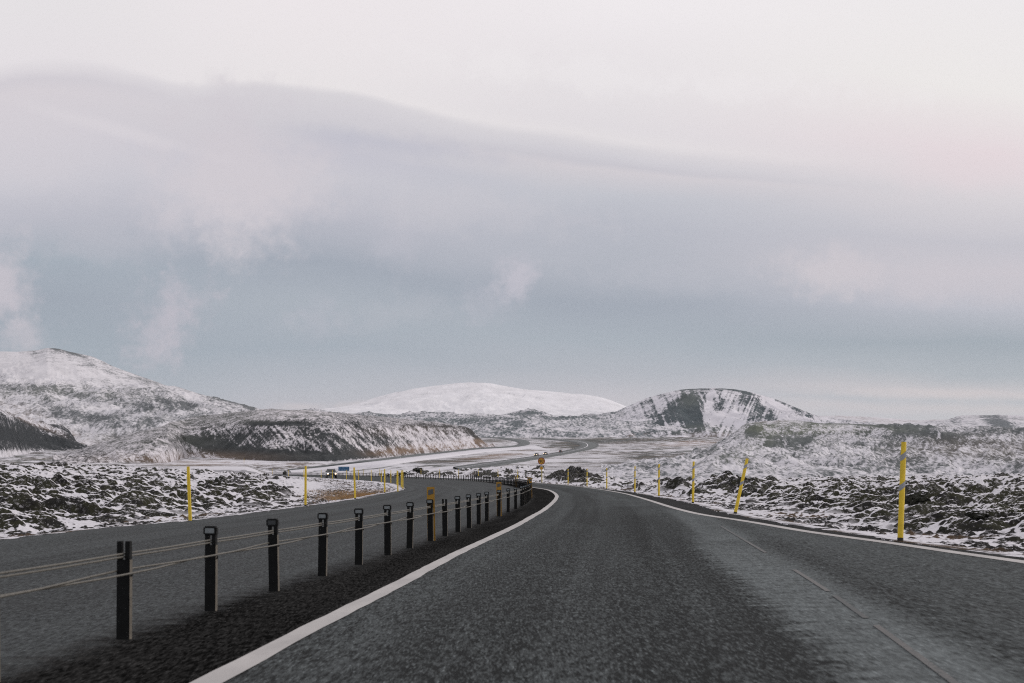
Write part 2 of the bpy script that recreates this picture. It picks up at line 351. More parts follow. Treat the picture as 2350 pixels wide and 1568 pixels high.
class MB:
    """collects boxes, tubes and prisms into one mesh"""
    def __init__(s): s.bm = bmesh.new()
    def box(s, x0, x1, y0, y1, z0, z1, bev=0.0, M=None):
        r = bmesh.ops.create_cube(s.bm, size=1)
        T = Matrix.Translation(((x0 + x1) / 2, (y0 + y1) / 2, (z0 + z1) / 2)) @ Matrix.Diagonal((x1 - x0, y1 - y0, z1 - z0, 1))
        if M: T = M @ T
        bmesh.ops.transform(s.bm, matrix=T, verts=r['verts'])
        if bev:
            es = list({e for v in r['verts'] for e in v.link_edges})
            bmesh.ops.bevel(s.bm, geom=es, offset=bev, segments=2, affect='EDGES')
        return s
    def cyl(s, p, q, r0, r1=None, seg=12, caps=True):
        p, q = Vector(p), Vector(q); d = q - p; r1 = r0 if r1 is None else r1
        M = Matrix.Translation((p + q) / 2) @ d.to_track_quat('Z', 'Y').to_matrix().to_4x4()
        bmesh.ops.create_cone(s.bm, cap_ends=caps, segments=seg, radius1=r0, radius2=r1, depth=d.length, matrix=M)
        return s
    def tube(s, pts, r, seg=6):
        pts = [Vector(p) for p in pts]; rings = []
        for i, p in enumerate(pts):
            t = (pts[min(i + 1, len(pts) - 1)] - pts[max(i - 1, 0)]).normalized()
            a = t.cross(Vector((0, 0, 1))).normalized(); b = a.cross(t)
            rings.append([s.bm.verts.new(p + (a * math.cos(k * 2 * math.pi / seg) + b * math.sin(k * 2 * math.pi / seg)) * r) for k in range(seg)])
        for A, B in zip(rings, rings[1:]):
            for k in range(seg): s.bm.faces.new((A[k], A[(k + 1) % seg], B[(k + 1) % seg], B[k]))
        s.bm.faces.new(rings[0][::-1]); s.bm.faces.new(rings[-1])
        return s
    def prism(s, prof, axis, a, b, top=None):
        """prof: 2D outline; axis 'x': (y, z) outline swept along x from a to b; 'y': (x, z) swept along y"""
        def P(u, v, t): return (t, u, v) if axis == 'x' else ((u, t, v) if axis == 'y' else (u, v, t))
        A = [s.bm.verts.new(P(u, v, a)) for u, v in prof]; B = [s.bm.verts.new(P(u, v, b)) for u, v in (top or prof)]
        n = len(prof)
        for i in range(n): s.bm.faces.new((A[i], A[(i + 1) % n], B[(i + 1) % n], B[i]))
        s.bm.faces.new(A[::-1]); s.bm.faces.new(B)
        return s
    def mesh(s, name, smooth=False):
        bmesh.ops.recalc_face_normals(s.bm, faces=s.bm.faces)
        me = bpy.data.meshes.new(name); s.bm.to_mesh(me); s.bm.free()
        if smooth:
            me.polygons.foreach_set('use_smooth', np.ones(len(me.polygons), dtype=bool))
            me.set_sharp_from_angle(angle=R(40))
        return me
    def build(s, name, mat, parent=None, smooth=False):
        return link(name, s.mesh(name, smooth), mat, parent)
def copy_tree(o, parent=None):
    c = o.copy(); C.objects.link(c); c.parent = parent
    for ch in list(o.children):
        copy_tree(ch, c)
    return c

# ================================================================ materials
def new_mat(name):
    m = bpy.data.materials.new(name); m.use_nodes = True
    T = NT(m.node_tree); b = m.node_tree.nodes['Principled BSDF']
    return m, T, b
def plain(name, col, rough=.6, metal=0, noise=.15, scale=8, emit=None, spec=.5, coat=0):
    m, T, b = new_mat(name)
    oc = T.node('ShaderNodeTexCoord').outputs['Object']
    n = T.noise(oc, scale, 4)
    c = T.mix(T.rng(n, .3, .7), tuple(v * (1 - noise) for v in col[:3]) + (1,), tuple(min(1, v * (1 + noise)) for v in col[:3]) + (1,))
    T.put(b.inputs['Base Color'], c); b.inputs['Roughness'].default_value = rough; b.inputs['Metallic'].default_value = metal
    b.inputs['Specular IOR Level'].default_value = spec
    if coat: b.inputs['Coat Weight'].default_value = coat
    if emit: T.put(b.inputs['Emission Color'], emit[0]); b.inputs['Emission Strength'].default_value = emit[1]
    return m
SNOW = lin(212, 210, 216)
def snowland(name, s, rock=(.032, .035, .038, 1), tan=(.30, .19, .13, 1), green=(.17, .18, .155, 1), aspect=(1, .35, .35), rot=(0, 0, 0), bump=.4, snow=SNOW, soft=.10, k=.62, med=.30, contrast=1.4):
    """snow over dark scree: s = size in metres of the smallest flecks; attributes rock / tan / green say where"""
    m, T, b = new_mat(name)
    oc = T.node('ShaderNodeTexCoord').outputs['Object']
    v = T.mapping(oc, rot=rot, scale=tuple(a / s for a in aspect))
    n1 = T.noise(v, .5, 5, .62); n2 = T.noise(T.mapping(oc, loc=(91, 3, 8), scale=(1 / s, 1 / s, 1 / s)), .8, 3, .6)
    n3 = T.noise(T.mapping(oc, scale=(.08 / s, .05 / s, .08 / s)), 1.0, 4, .6)
    val = T.m('ADD', T.m('MULTIPLY', n1, .62), T.m('MULTIPLY', n2, .38))
    val = T.m('ADD', val, T.m('MULTIPLY', T.m('SUBTRACT', n3, .5), med))
    val = T.m('ADD', T.m('MULTIPLY', T.m('SUBTRACT', val, .5), contrast), .575)
    rk = T.attr('rock'); f = T.rng(T.m('ADD', val, T.m('MULTIPLY', T.m('SUBTRACT', rk, .5), k)), .5 - soft, .5 + soft)
    tn = T.attr('tan'); gr = T.attr('green')
    rc = T.mix(T.rng(n2, .35, .65), rock, tuple(c * 1.9 for c in rock[:3]) + (1,))
    rc = T.mix(gr, rc, green); rc = T.mix(T.m('MULTIPLY', tn, .62), rc, tan)
    sn = T.mix(T.rng(n3, .35, .65), snow, tuple(c * .86 for c in snow[:3]) + (1,))
    T.put(b.inputs['Base Color'], T.mix(f, sn, rc))
    b.inputs['Roughness'].default_value = .85; b.inputs['Specular IOR Level'].default_value = .15
    bp = T.node('ShaderNodeBump'); bp.inputs['Strength'].default_value = bump; bp.inputs['Distance'].default_value = s * 1.2
    T.put(bp.inputs['Height'], T.m('ADD', n1, T.m('MULTIPLY', f, -.2))); T.put(b.inputs['Normal'], bp.outputs[0])
    return m
def lava_mat():
    m, T, b = new_mat('mossy_lava')
    geo = T.node('ShaderNodeNewGeometry'); oc = T.node('ShaderNodeTexCoord').outputs['Object']
    sp = T.node('ShaderNodeSeparateXYZ'); T.put(sp.inputs[0], geo.outputs['Normal']); nz = sp.outputs[2]
    lava = T.attr('lava'); rk = T.attr('rock'); tn = T.attr('tan')
    n1 = T.noise(oc, 1.6, 5, .6); n2 = T.noise(oc, 7, 4, .65); n3 = T.noise(oc, 26, 3, .6); n4 = T.noise(oc, .35, 3)
    steep = T.m('SUBTRACT', 1, nz)
    nn = T.m('ADD', T.m('MULTIPLY', T.m('SUBTRACT', n1, .5), .5), T.m('ADD', T.m('MULTIPLY', T.m('SUBTRACT', n2, .5), .75), T.m('MULTIPLY', T.m('SUBTRACT', n3, .5), .35)))
    # bare where steep, snow where flat; lightly dusted
    v = T.m('ADD', T.m('MULTIPLY', T.m('SUBTRACT', steep, .05), 1.5), T.m('MULTIPLY', nn, .40))
    v = T.m('ADD', v, T.m('MULTIPLY', T.m('SUBTRACT', T.m('MULTIPLY', sp.outputs[1], -1), .15), 1.7))      # sides facing us turn bare and dark, their shade put into the colour
    v = T.m('ADD', v, T.m('MULTIPLY', T.m('SUBTRACT', T.attr('bump'), .70), .55))
    v = T.m('ADD', v, T.m('MULTIPLY', rk, .4))
    v = T.m('ADD', v, T.m('MULTIPLY', T.m('SUBTRACT', n4, .5), .5))
    f = T.m('MULTIPLY', T.rng(v, 0, .05), T.rng(lava, .1, .5))
    # open snow with a few clods and stubble
    v2 = T.m('ADD', nn, T.m('ADD', T.m('MULTIPLY', rk, .8), T.m('MULTIPLY', tn, .5)))
    f2 = T.rng(v2, .22, .30)
    f = T.m('MAXIMUM', f, f2)
    dark = T.mix(T.rng(n2, .3, .7), (.008, .0078, .0075, 1), (.024, .0225, .021, 1))
    moss = T.mix(T.rng(n3, .3, .7), (.016, .0165, .010, 1), (.037, .037, .021, 1))
    mf = T.m('MULTIPLY', T.rng(T.m('ADD', n1, T.m('MULTIPLY', rk, -.35)), .38, .50), T.rng(steep, .6, .3))
    rc = T.mix(T.m('MULTIPLY', mf, lava), dark, moss)
    rc = T.mix(tn, rc, (.24, .15, .08, 1))
    dust = T.m('MULTIPLY', T.rng(T.m('ADD', n2, T.m('MULTIPLY', T.m('SUBTRACT', n3, .5), .4)), .57, .61), T.rng(nz, .55, .95, 0, .75))
    rc = T.mix(dust, rc, (.40, .39, .41, 1))
    T.put(b.inputs['Base Color'], T.mix(f, T.mix(T.rng(n2, .35, .7, 0, .2), SNOW, (.33, .32, .34, 1)), rc))
    b.inputs['Roughness'].default_value = .9; b.inputs['Specular IOR Level'].default_value = .12
    bp = T.node('ShaderNodeBump'); bp.inputs['Strength'].default_value = .6; bp.inputs['Distance'].default_value = .06
    T.put(bp.inputs['Height'], T.m('ADD', n2, T.m('MULTIPLY', n3, .5))); T.put(b.inputs['Normal'], bp.outputs[0])
    return m
def asphalt(name, base, gravel=0.0, tracks=None, rough=.85, contrast=1.0, blend=None):
    m, T, b = new_mat(name)
    oc = T.node('ShaderNodeTexCoord').outputs['Object']; uv = T.node('ShaderNodeTexCoord').outputs['UV']
    g1 = T.noise(T.mapping(oc, scale=(1, .12, 1)), 60, 2, .7); g2 = T.noise(T.mapping(oc, scale=(.9, .13, 1)), 30, 2, .7); big = T.noise(T.mapping(oc, scale=(1, .25, 1)), .7, 5, .6); mid = T.noise(oc, 4, 4, .6)
    vo = T.node('ShaderNodeTexVoronoi'); T.put(vo.inputs['Vector'], T.mapping(oc, scale=(1, .28, 1))); vo.inputs['Scale'].default_value = 38
    stone = T.rng(vo.outputs['Color'], 0.35, 1.0)
    g3 = T.noise(T.mapping(oc, scale=(1, .16, 1)), 11, 3, .7)
    val = T.m('ADD', T.m('MULTIPLY', T.m('SUBTRACT', g2, .5), 3.6 * contrast), T.m('MULTIPLY', T.m('SUBTRACT', g1, .5), 4.0 * contrast))
    val = T.m('ADD', val, T.m('MULTIPLY', T.m('SUBTRACT', big, .5), 1.5)); val = T.m('ADD', val, T.m('MULTIPLY', T.m('SUBTRACT', mid, .5), .35))
    val = T.m('ADD', val, T.m('MULTIPLY', T.m('SUBTRACT', stone, .4), .5 * contrast))
    val = T.m('ADD', val, T.m('MULTIPLY', T.m('SUBTRACT', g3, .5), .6 * contrast)); val = T.m('ADD', val, T.m('MULTIPLY', T.rng(g1, .60, .74), 1.6 * contrast))
    lng = T.noise(T.mapping(uv, scale=(2.6, .035, 1)), 1.0, 4, .6); val = T.m('ADD', val, T.m('MULTIPLY', T.m('SUBTRACT', lng, .5), 1.6))
    br = T.m('ADD', 1, val)
    if tracks:                      # (metres from the left line, half width, gain): worn or polished bands along the lanes
        su = T.node('ShaderNodeSeparateXYZ'); T.put(su.inputs[0], uv); u = su.outputs[0]; vv = su.outputs[1]
        wob = T.m('MULTIPLY', T.m('SUBTRACT', T.noise(T.mapping(uv, scale=(.3, .12, 1)), 1.0, 3), .5), .5)
        fr = T.noise(T.mapping(uv, scale=(1.5, 5, 1)), 1.0, 4, .65)
        for (c_, hw, gain, ragged, v0, v1) in tracks:
            d = T.m('ABSOLUTE', T.m('SUBTRACT', T.m('ADD', u, wob if not ragged else T.m('MULTIPLY', T.m('SUBTRACT', fr, .5), ragged)), c_))
            mk = T.rng(d, hw * 1.25, hw * .5, 0, 1, True)
            mk = T.m('MULTIPLY', mk, T.m('MULTIPLY', T.rng(vv, v0 - 1, v0 + 1), T.rng(vv, v1 + 3, v1 - 3)))
            if ragged: mk = T.m('MULTIPLY', mk, T.rng(fr, .25, .62, .35, 1.15))
            br = T.m('ADD', br, T.m('MULTIPLY', mk, gain))
    br = T.m('MAXIMUM', br, .25)
    c = T.mix(1.0, base, (1, 1, 1, 1), 'MULTIPLY')
    if blend:                       # the other surface peters out raggedly across this strip
        ed = T.m('ADD', T.attr('fx'), T.m('ADD', T.m('MULTIPLY', T.m('SUBTRACT', mid, .5), 1.2), T.m('MULTIPLY', T.m('SUBTRACT', g2, .5), .8)))
        bm_ = T.rng(ed, -.55, .15, 0, 1, True); c = T.mix(bm_, c, blend)
    sc = T.node('ShaderNodeVectorMath', operation='SCALE'); T.put(sc.inputs[0], c); T.put(sc.inputs[3], br)
    colr = sc.outputs[0]
    if gravel:
        st = T.m('MULTIPLY', T.rng(T.noise(oc, 9, 4, .8), .62, .7), gravel)
        colr = T.mix(st, colr, (.16, .15, .14, 1))
    T.put(b.inputs['Base Color'], colr)
    T.put(b.inputs['Roughness'], T.rng(big, .3, .7, rough - .02, rough + .14)); b.inputs['Specular IOR Level'].default_value = .09
    if blend: T.put(b.inputs['Specular IOR Level'], T.rng(bm_, 0, 1, .09, .0))
    bp = T.node('ShaderNodeBump'); bp.inputs['Strength'].default_value = .5; bp.inputs['Distance'].default_value = .012
    T.put(bp.inputs['Height'], T.m('ADD', g1, g2)); T.put(b.inputs['Normal'], bp.outputs[0])
    return m
def paint_mat(name, wear=.5, dim=1.0):
    m, T, b = new_mat(name)
    oc = T.node('ShaderNodeTexCoord').outputs['Object']
    n = T.noise(oc, 14, 6, .75); n2 = T.noise(oc, 60, 3, .7); n3 = T.noise(T.mapping(oc, scale=(1, .4, 1)), 2.2, 4)
    val = T.m('ADD', T.m('MULTIPLY', n, .5), T.m('ADD', T.m('MULTIPLY', n2, .3), T.m('MULTIPLY', n3, .2)))
    f = T.rng(val, wear + .03, wear + .13)
    T.put(b.inputs['Base Color'], T.mix(f, T.mix(T.rng(n3, .3, .7), (.35 * dim, .335 * dim, .33 * dim, 1), (.46 * dim, .44 * dim, .43 * dim, 1)), (.045, .05, .052, 1)))
    b.inputs['Roughness'].default_value = .7
    return m

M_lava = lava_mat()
M_valley = snowland('valley_snow', .7, aspect=(1, 1, 1), med=.9, k=.62, soft=.09)
M_road = asphalt('road_asphalt', (.042, .047, .0485, 1), tracks=[(.45, .5, .18, 0, -10, 200), (1.5, .6, -.22, 0, -10, 200), (4.20, .52, 1.7, .8, -10, 24), (4.40, .45, 1.2, .7, 24, 44), (3.1, .7, -.35, 0, -10, 40), (6.2, 1.3, .45, 0, -10, 200), (3.0, 1.3, .35, 1.0, 50, 160), (2.6, .5, -.2, .8, 22, 60)])
M_road2 = asphalt('oncoming_road_asphalt', (.038, .0425, .044, 1), blend=(.020, .0198, .0196, 1), tracks=[(.5, .35, .25, 0, 0, 160), (2.2, .5, .15, 0, -10, 400), (4.6, .5, .22, .5, 30, 160), (3.4, .5, -.1, 0, -10, 400)], rough=.68)
M_shoulder = asphalt('shoulder_asphalt', (.012, .0125, .013, 1), gravel=.3, rough=.85)
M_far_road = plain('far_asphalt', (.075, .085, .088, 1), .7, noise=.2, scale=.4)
M_paint = paint_mat('road_paint', .555)
M_snowtrack = plain('packed_snow', SNOW, .8, noise=.04, scale=.05, spec=.2)

# ================================================================ ground meshes
def cols_px(inner=2.3):
    a = np.concatenate([np.linspace(-2600, -460, 60), np.arange(-440, 2800, inner), np.linspace(2830, 4900, 60)])
    return a
def ground_patch(name, D, px, mat, skirt=False):
    DD, PX = np.meshgrid(D, px, indexing='ij')
    X = (PX - CX) * DD / F
    Z, A = ground(X, DD)
    P = np.stack([X, DD, Z], -1)
    tan = np.zeros_like(Z); rock = A['rock'].copy(); lava = A['lava']; pxx = A['px']
    # dry grass in the meadow inside the loop
    py = HY - (Z - EYE) * F / np.maximum(DD, 1)
    patch = np.exp(-(((pxx - 800) / 95) ** 2 + ((DD - 98) / 22) ** 2)) + .8 * np.exp(-(((pxx - 850) / 70) ** 2 + ((DD - 82) / 9) ** 2))
    tan = np.maximum(tan, np.clip(patch, 0, 1) * (lava < .2) * sstep(.1, .5, fbm(X, DD, 2.2, 4, 90) + .3 * patch))
    return P, Z, X, DD, rock, lava, tan, pxx, py
px = cols_px()
D1 = np.concatenate([np.linspace(-12, 2, 8), np.linspace(3, 17.5, 60), np.exp(np.arange(math.log(18), math.log(62), .0034)), np.exp(np.arange(math.log(62), math.log(360), .0040))])
Dn = D1.copy()
# near and behind the camera the fan would collapse: keep it rectangular there
DD, PX = np.meshgrid(D1, px, indexing='ij'); Xf = (PX - CX) / F * np.maximum(DD, 14.0)
Z, A = ground(Xf, DD)
tan = np.clip(np.exp(-(((A['px'] - 790) / 100) ** 2 + ((DD - 100) / 24) ** 2)) + .9 * np.exp(-(((A['px'] - 850) / 70) ** 2 + ((DD - 80) / 9) ** 2)), 0, 1) * (A['lava'] < .2)
tan = .45 * tan * sstep(-.1, .5, fbm(Xf, DD, 1.6, 4, 90)) + .25 * sstep(.2, .6, fbm(Xf, DD, 5, 3, 93)) * (A['lava'] < .3) * (A['dist'] < 9)
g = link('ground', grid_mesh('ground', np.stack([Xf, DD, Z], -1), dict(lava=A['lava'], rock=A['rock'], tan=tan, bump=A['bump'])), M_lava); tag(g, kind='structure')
del DD, PX, Xf, Z, A, tan

# paint masks: blobs given in photo units, stored on the surface
def blobs(pxx, pyy, lst):
    s = np.zeros_like(pxx)
    for (x, y, rx, ry, rot, amt) in lst:
        c_, s_ = math.cos(R(rot)), math.sin(R(rot)); u = (pxx - x) * c_ - (pyy - y) * s_; v = (pxx - x) * s_ + (pyy - y) * c_
        s = s + amt * np.exp(-((u / rx) ** 2 + (v / ry) ** 2) ** 1.5)
    return s
D2 = np.exp(np.arange(math.log(355), math.log(3300), .0062)); px2 = np.arange(-1500, 3900, 3.2)
DD, PX = np.meshgrid(D2, px2, indexing='ij'); X = (PX - CX) * DD / F
Z, A = ground(X, DD)
far_roads = []
outer = [(1060, 1081), (1093, 1077), (1168, 1063.5), (1243, 1052), (1306, 1041), (1356, 1031.5), (1374, 1025), (1377, 1020.5), (1362, 1015), (1331, 1011), (1268, 1006.5), (1220, 1004.5)]
inner = [(1040, 1074), (1083, 1067.5), (1156, 1058), (1218, 1049), (1272, 1040), (1318, 1030), (1332, 1024.5), (1334, 1021), (1325, 1017.5), (1302, 1013), (1256, 1008.8), (1218, 1006.3)]
s_out = [(662, 1080.0), (722, 1073.8), (839, 1060.5), (963, 1045.5), (1093, 1031.0), (1170, 1026.5), (1205, 1023), (1222, 1018.5), (1219, 1014), (1196, 1008.5), (1150, 1004), (1080, 1001.2)]
s_in = [(660, 1078.8), (720, 1072.2), (837, 1058.4), (960, 1042.8), (1088, 1029.0), (1162, 1025.2), (1188, 1022.3), (1196, 1018.4), (1192, 1015.2), (1176, 1010.8), (1140, 1006), (1078, 1002.8)]
t_out = [(668, 1084), (760, 1078), (880, 1067), (1000, 1052), (1110, 1038), (1200, 1030), (1262, 1033)]
t_in = [(664, 1080.4), (730, 1074.2), (848, 1061), (970, 1046.2), (1098, 1031.6), (1180, 1027), (1225, 1022)]
def dense(pl, n=90):
    pl = np.array(pl, float); s = np.concatenate([[0], np.cumsum(np.hypot(*np.diff(pl, axis=0).T))]); s /= s[-1]
    u = np.linspace(0, 1, n); x = np.interp(u, s, pl[:, 0]); y = np.interp(u, s, pl[:, 1])
    for _ in range(2):
        x[1:-1] = (x[:-2] + 2 * x[1:-1] + x[2:]) / 4; y[1:-1] = (y[:-2] + 2 * y[1:-1] + y[2:]) / 4
    return list(zip(x, y))
flatmask = np.zeros_like(Z)
strips = []
for po, pi_, nm in ((outer, inner, 'far_road'), (s_out, s_in, 'side_road'), (t_out, t_in, 'snowy_track')):
    o_ = np.array([hit_far(*p) for p in dense(po)]); i_ = np.array([hit_far(*p) for p in dense(pi_)])
    strips.append((nm, o_, i_))
    for j in range(0, len(o_)):
        cx, cd = (o_[j] + i_[j]) / 2; hw = np.hypot(*(o_[j] - i_[j])) / 2 + 6
        sel = (np.abs(X - cx) < hw + 40) & (np.abs(DD - cd) < hw + 60)
        q = np.hypot((X[sel] - cx), (DD[sel] - cd) * .6); flatmask[sel] = np.maximum(flatmask[sel], sstep(hw + 30, hw + 6, q))
Zs = ground(X, DD, False)[0]; Z = Z * (1 - flatmask) + (Zs - .25) * flatmask
PY = HY - (Z - EYE) * F / DD
n_ = fbm(X, DD, 55, 5, 120, .6); n2_ = fbm(X, DD * .35, 9, 3, 126)
rock = .37 + .26 * n_ + .14 * n2_ + blobs(PX, PY, [(1420, 1012, 170, 6, 2, .3), (1330, 1026, 40, 7, 0, .35), (1290, 1022, 90, 6, 4, .3), (1340, 1010, 120, 4, 0, .3), (1500, 1040, 200, 22, 6, .15), (1440, 1060, 60, 14, 10, .3), (1030, 1062, 70, 6, 5, .35), (960, 1062, 50, 5, 5, .3), (1110, 1050, 90, 5, 5, .28), (1140, 1012, 80, 5, 3, .25), (1530, 1070, 150, 10, -8, -.35), (760, 1068, 200, 6, 8, -.1), (940, 1030, 200, 10, 8, .15)])
rock = rock - flatmask * .12
tanv = np.clip(.25 * sstep(0, .5, n_ + .1) + blobs(PX, PY, [(1150, 1045, 90, 6, 6, .8), (1060, 1026, 90, 6, 6, .5), (1580, 1018, 70, 6, 3, .9), (470, 1062, 120, 7, 0, .7), (640, 1062, 90, 6, 0, .5)]), 0, 1)
g2 = link('valley_floor', grid_mesh('valley_floor', np.stack([X, DD, Z], -1), dict(rock=rock, tan=tanv, green=np.clip(n2_ * .4 + .2, 0, 1))), M_valley); tag(g2, kind='structure')
del DD, PX, X, Z, PY
# one wide sheet under everything, out to the horizon
me = grid_mesh('plain', np.array([[[-13500, -4000, -3.0], [13500, -4000, -3.0]], [[-13500, 14000, -3.0], [13500, 14000, -3.0]]]), dict(rock=np.full(4, .3), tan=np.zeros(4), green=np.zeros(4)))
tag(link('terrain', me, snowland('plain_snow', 2, aspect=(1, 1, 1))), kind='structure')

# ---------------------------------------------------------------- road strips
DR = np.concatenate([np.arange(-11, 60, .5), np.arange(60, 512, 1.0)])
def strip(name, xa, xb, dz, mat, n=2, drange=None, uvmode=None, fx=False):
    D = DR if drange is None else DR[(DR >= drange[0]) & (DR <= drange[1])]
    t = np.linspace(0, 1, n)[None, :]; a = xa(D)[:, None]; b = xb(D)[:, None]; X = a + (b - a) * t; DD = np.repeat(D[:, None], n, 1)
    Z = road_z(X, DD) + dz
    uv = np.stack([X - (LX(DD) if uvmode is None else uvmode(DD)), DD], -1)
    o = link(name, grid_mesh(name, np.stack([X, DD, Z], -1), dict(fx=X - FX(DD)) if fx else None, uv=uv), mat); tag(o, kind='structure'); return o
strip('road', lambda D: LX(D) + .02, lambda D: RX(D) + .12, 0.0, M_road, 14)
strip('road_shoulder', lambda D: RX(D) + .12, lambda D: EXr(D) + .14 * gn(D / 1.7, D * 0 + 3, 81) + .10 * gn(D / .8, D * 0 + 8, 82), 0.0, M_shoulder, 3)
strip('oncoming_road', lambda D: XL(D) - .12 * gn(D / 1.9, D * 0 + 5, 83) - .10 * gn(D / .8, D * 0 + 9, 84), lambda D: LX(D) + .02, 0.0, M_road2, 30, uvmode=XL, fx=True)
strip('edge_line', lambda D: LX(D) - .10 + .014 * gn(D / .9, D * 0 + 1, 85), lambda D: LX(D) + .10 + .018 * gn(D / .9, D * 0 + 2, 86), .005, M_paint, 3)
strip('edge_line', lambda D: RX(D) - .10, lambda D: RX(D) + .10, .005, M_paint, 3)
# worn lane dashes
LN = curve_from([hit_road(*p) for p in ((2092, 1503), (2043, 1466), (1981, 1421), (1907, 1366), (1830, 1316), (1723, 1251), (1678, 1224))])
for d0, d1, wr in ((7.0, 10.9, .36), (10.9, 13.2, .30), (13.2, 16.8, .42), (20, 23.5, .36), (23.5, 30, .28)):
    strip('lane_dash', lambda D: LN(D), lambda D: LN(D) + .05, .006, paint_mat('worn_paint_%d' % d0, wr + .08, .24), 2, (d0, d1))
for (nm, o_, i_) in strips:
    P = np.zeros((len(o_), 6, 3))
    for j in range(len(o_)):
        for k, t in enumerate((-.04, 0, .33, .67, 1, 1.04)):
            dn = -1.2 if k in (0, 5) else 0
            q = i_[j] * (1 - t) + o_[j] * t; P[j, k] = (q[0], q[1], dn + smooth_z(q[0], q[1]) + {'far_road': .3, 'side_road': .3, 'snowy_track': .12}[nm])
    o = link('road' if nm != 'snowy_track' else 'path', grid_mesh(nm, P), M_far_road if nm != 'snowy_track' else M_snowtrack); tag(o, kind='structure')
# ploughed berm lines and wheel tracks on the far highway
_, o_, i_ = strips[0]
for t0, t1, mt in ((.48, .52, M_snowtrack), (.93, .97, plain('dark_verge', (.03, .03, .03, 1))), (.05, .09, plain('dark_gutter', (.035, .035, .035, 1)))):
    P = np.zeros((len(o_), 2, 3))
    for j in range(len(o_)):
        for k, t in enumerate((t0, t1)):
            q = i_[j] * (1 - t) + o_[j] * t; P[j, k] = (q[0], q[1], smooth_z(q[0], q[1]) + .36)
    tag(link('edge_line', grid_mesh('edge_line', P), mt), kind='structure')

# ================================================================ hills: surfaces lofted through rails
def loft(name, x0, x1, rails, mat, calm=0, foot=None, step=1.7, rock=.3, rockblobs=(), tanblobs=(), greenblobs=(), disp=(), kernel=7, seed=0, rockfn=None):
    """rails from the foot to behind the crest: (points [(px, py)...], distance or [(px, D)...], rows to the next rail)"""
    r0 = rails[0]; rails = [([(p, y + 60) for p, y in r0[0]], r0[1], 3)] + list(rails)     # a skirt that runs into the ground
    pxs = np.arange(x0, x1 + step, step); nr = len(rails)
    Ds, Zs = [], []
    for ptsr, D, n in rails:
        pa = np.array(ptsr, float); y = np.interp(pxs, pa[:, 0], pa[:, 1])
        kk = max(3, int(9 / step)); ypad = np.concatenate([np.full(kk, y[0]), y, np.full(kk, y[-1])]); ker = np.hanning(2 * kk + 1); ker /= ker.sum(); y = np.convolve(ypad, ker, 'valid')
        d = np.full_like(pxs, D) if isinstance(D, (int, float)) else np.interp(pxs, *np.array(D, float).T)
        if len(Ds) == 1 and foot: d = np.array([hit_far(a_, b_, 230, 3300)[1] for a_, b_ in zip(pxs[::12], y[::12])]); d = np.interp(pxs, pxs[::12], d); d0 = d
        if foot and len(Ds) > 1: d = d0 + foot[len(Ds) - 2]
        Ds.append(d); Zs.append(EYE + (HY - y) * d / F)
    if foot: Ds[0] = Ds[1] * .97
    if foot: Zs[1] = ground((pxs - CX) * Ds[1] / F, Ds[1], False)[0] - .5; Zs[0] = Zs[1] - 4
    rowsD, rowsZ, T = [], [], []
    for i in range(nr - 1):
        n = rails[i][2]
        for j in range(n):
            t = j / n; rowsD.append(Ds[i] * (1 - t) + Ds[i + 1] * t); rowsZ.append(Zs[i] * (1 - t) + Zs[i + 1] * t); T.append(i + t)
    rowsD.append(Ds[-1]); rowsZ.append(Zs[-1]); T.append(nr - 1)
    DD = np.array(rowsD); Z = np.array(rowsZ); T = np.array(T)[:, None] * np.ones_like(Z)
    pad = np.pad(Z, ((kernel, kernel), (0, 0)), mode='edge'); ker = np.hanning(2 * kernel + 3)[1:-1]; ker /= ker.sum()
    Z = sum(ker[i] * pad[i:i + Z.shape[0]] for i in range(2 * kernel + 1))
    PX = np.repeat(pxs[None, :], DD.shape[0], 0); X = (PX - CX) * DD / F
    relief = np.zeros_like(Z)
    for (wl, amp, kind, ay) in disp:
        if kind == 'fbm': q = fbm(X, DD * ay, wl, 5, 200 + seed, .55)
        elif kind == 'ridge': q = .5 - np.abs(fbm(X + fbm(X, DD, wl * 2, 2, 207 + seed) * wl * .5, DD * ay, wl, 4, 205 + seed, .55)) * 1.6
        relief = relief + amp * q
    edge_f = sstep(.8, 1.4, T) * (1 - calm * sstep(nr - 3.2, nr - 2.1, T))
    Z = Z + relief * edge_f
    PY = HY - (Z - EYE) * F / DD
    s = float(np.mean(Ds[-2])) * .02
    rk = rock + .14 * fbm(X, DD, s, 4, 300 + seed) + .07 * fbm(X, Z * 2, s * .3, 3, 310 + seed)
    # slopes too steep to hold snow
    gz = np.abs(np.gradient(Z, axis=0)) / np.maximum(np.abs(np.gradient(DD, axis=0)), 1e-3)
    rk = rk + .18 * sstep(.45, 1.2, gz) + 1.0 * blobs(PX, PY, rockblobs)
    if rockfn: rk = rockfn(rk, PX, PY, X, DD, Z, relief)
    tn = np.clip(blobs(PX, PY, tanblobs) , 0, 1); gr = np.clip(blobs(PX, PY, greenblobs), 0, 1)
    o = link(name, grid_mesh(name, np.stack([X, DD, Z], -1), dict(rock=rk, tan=tn, green=gr)), mat); tag(o, kind='structure')
    return o

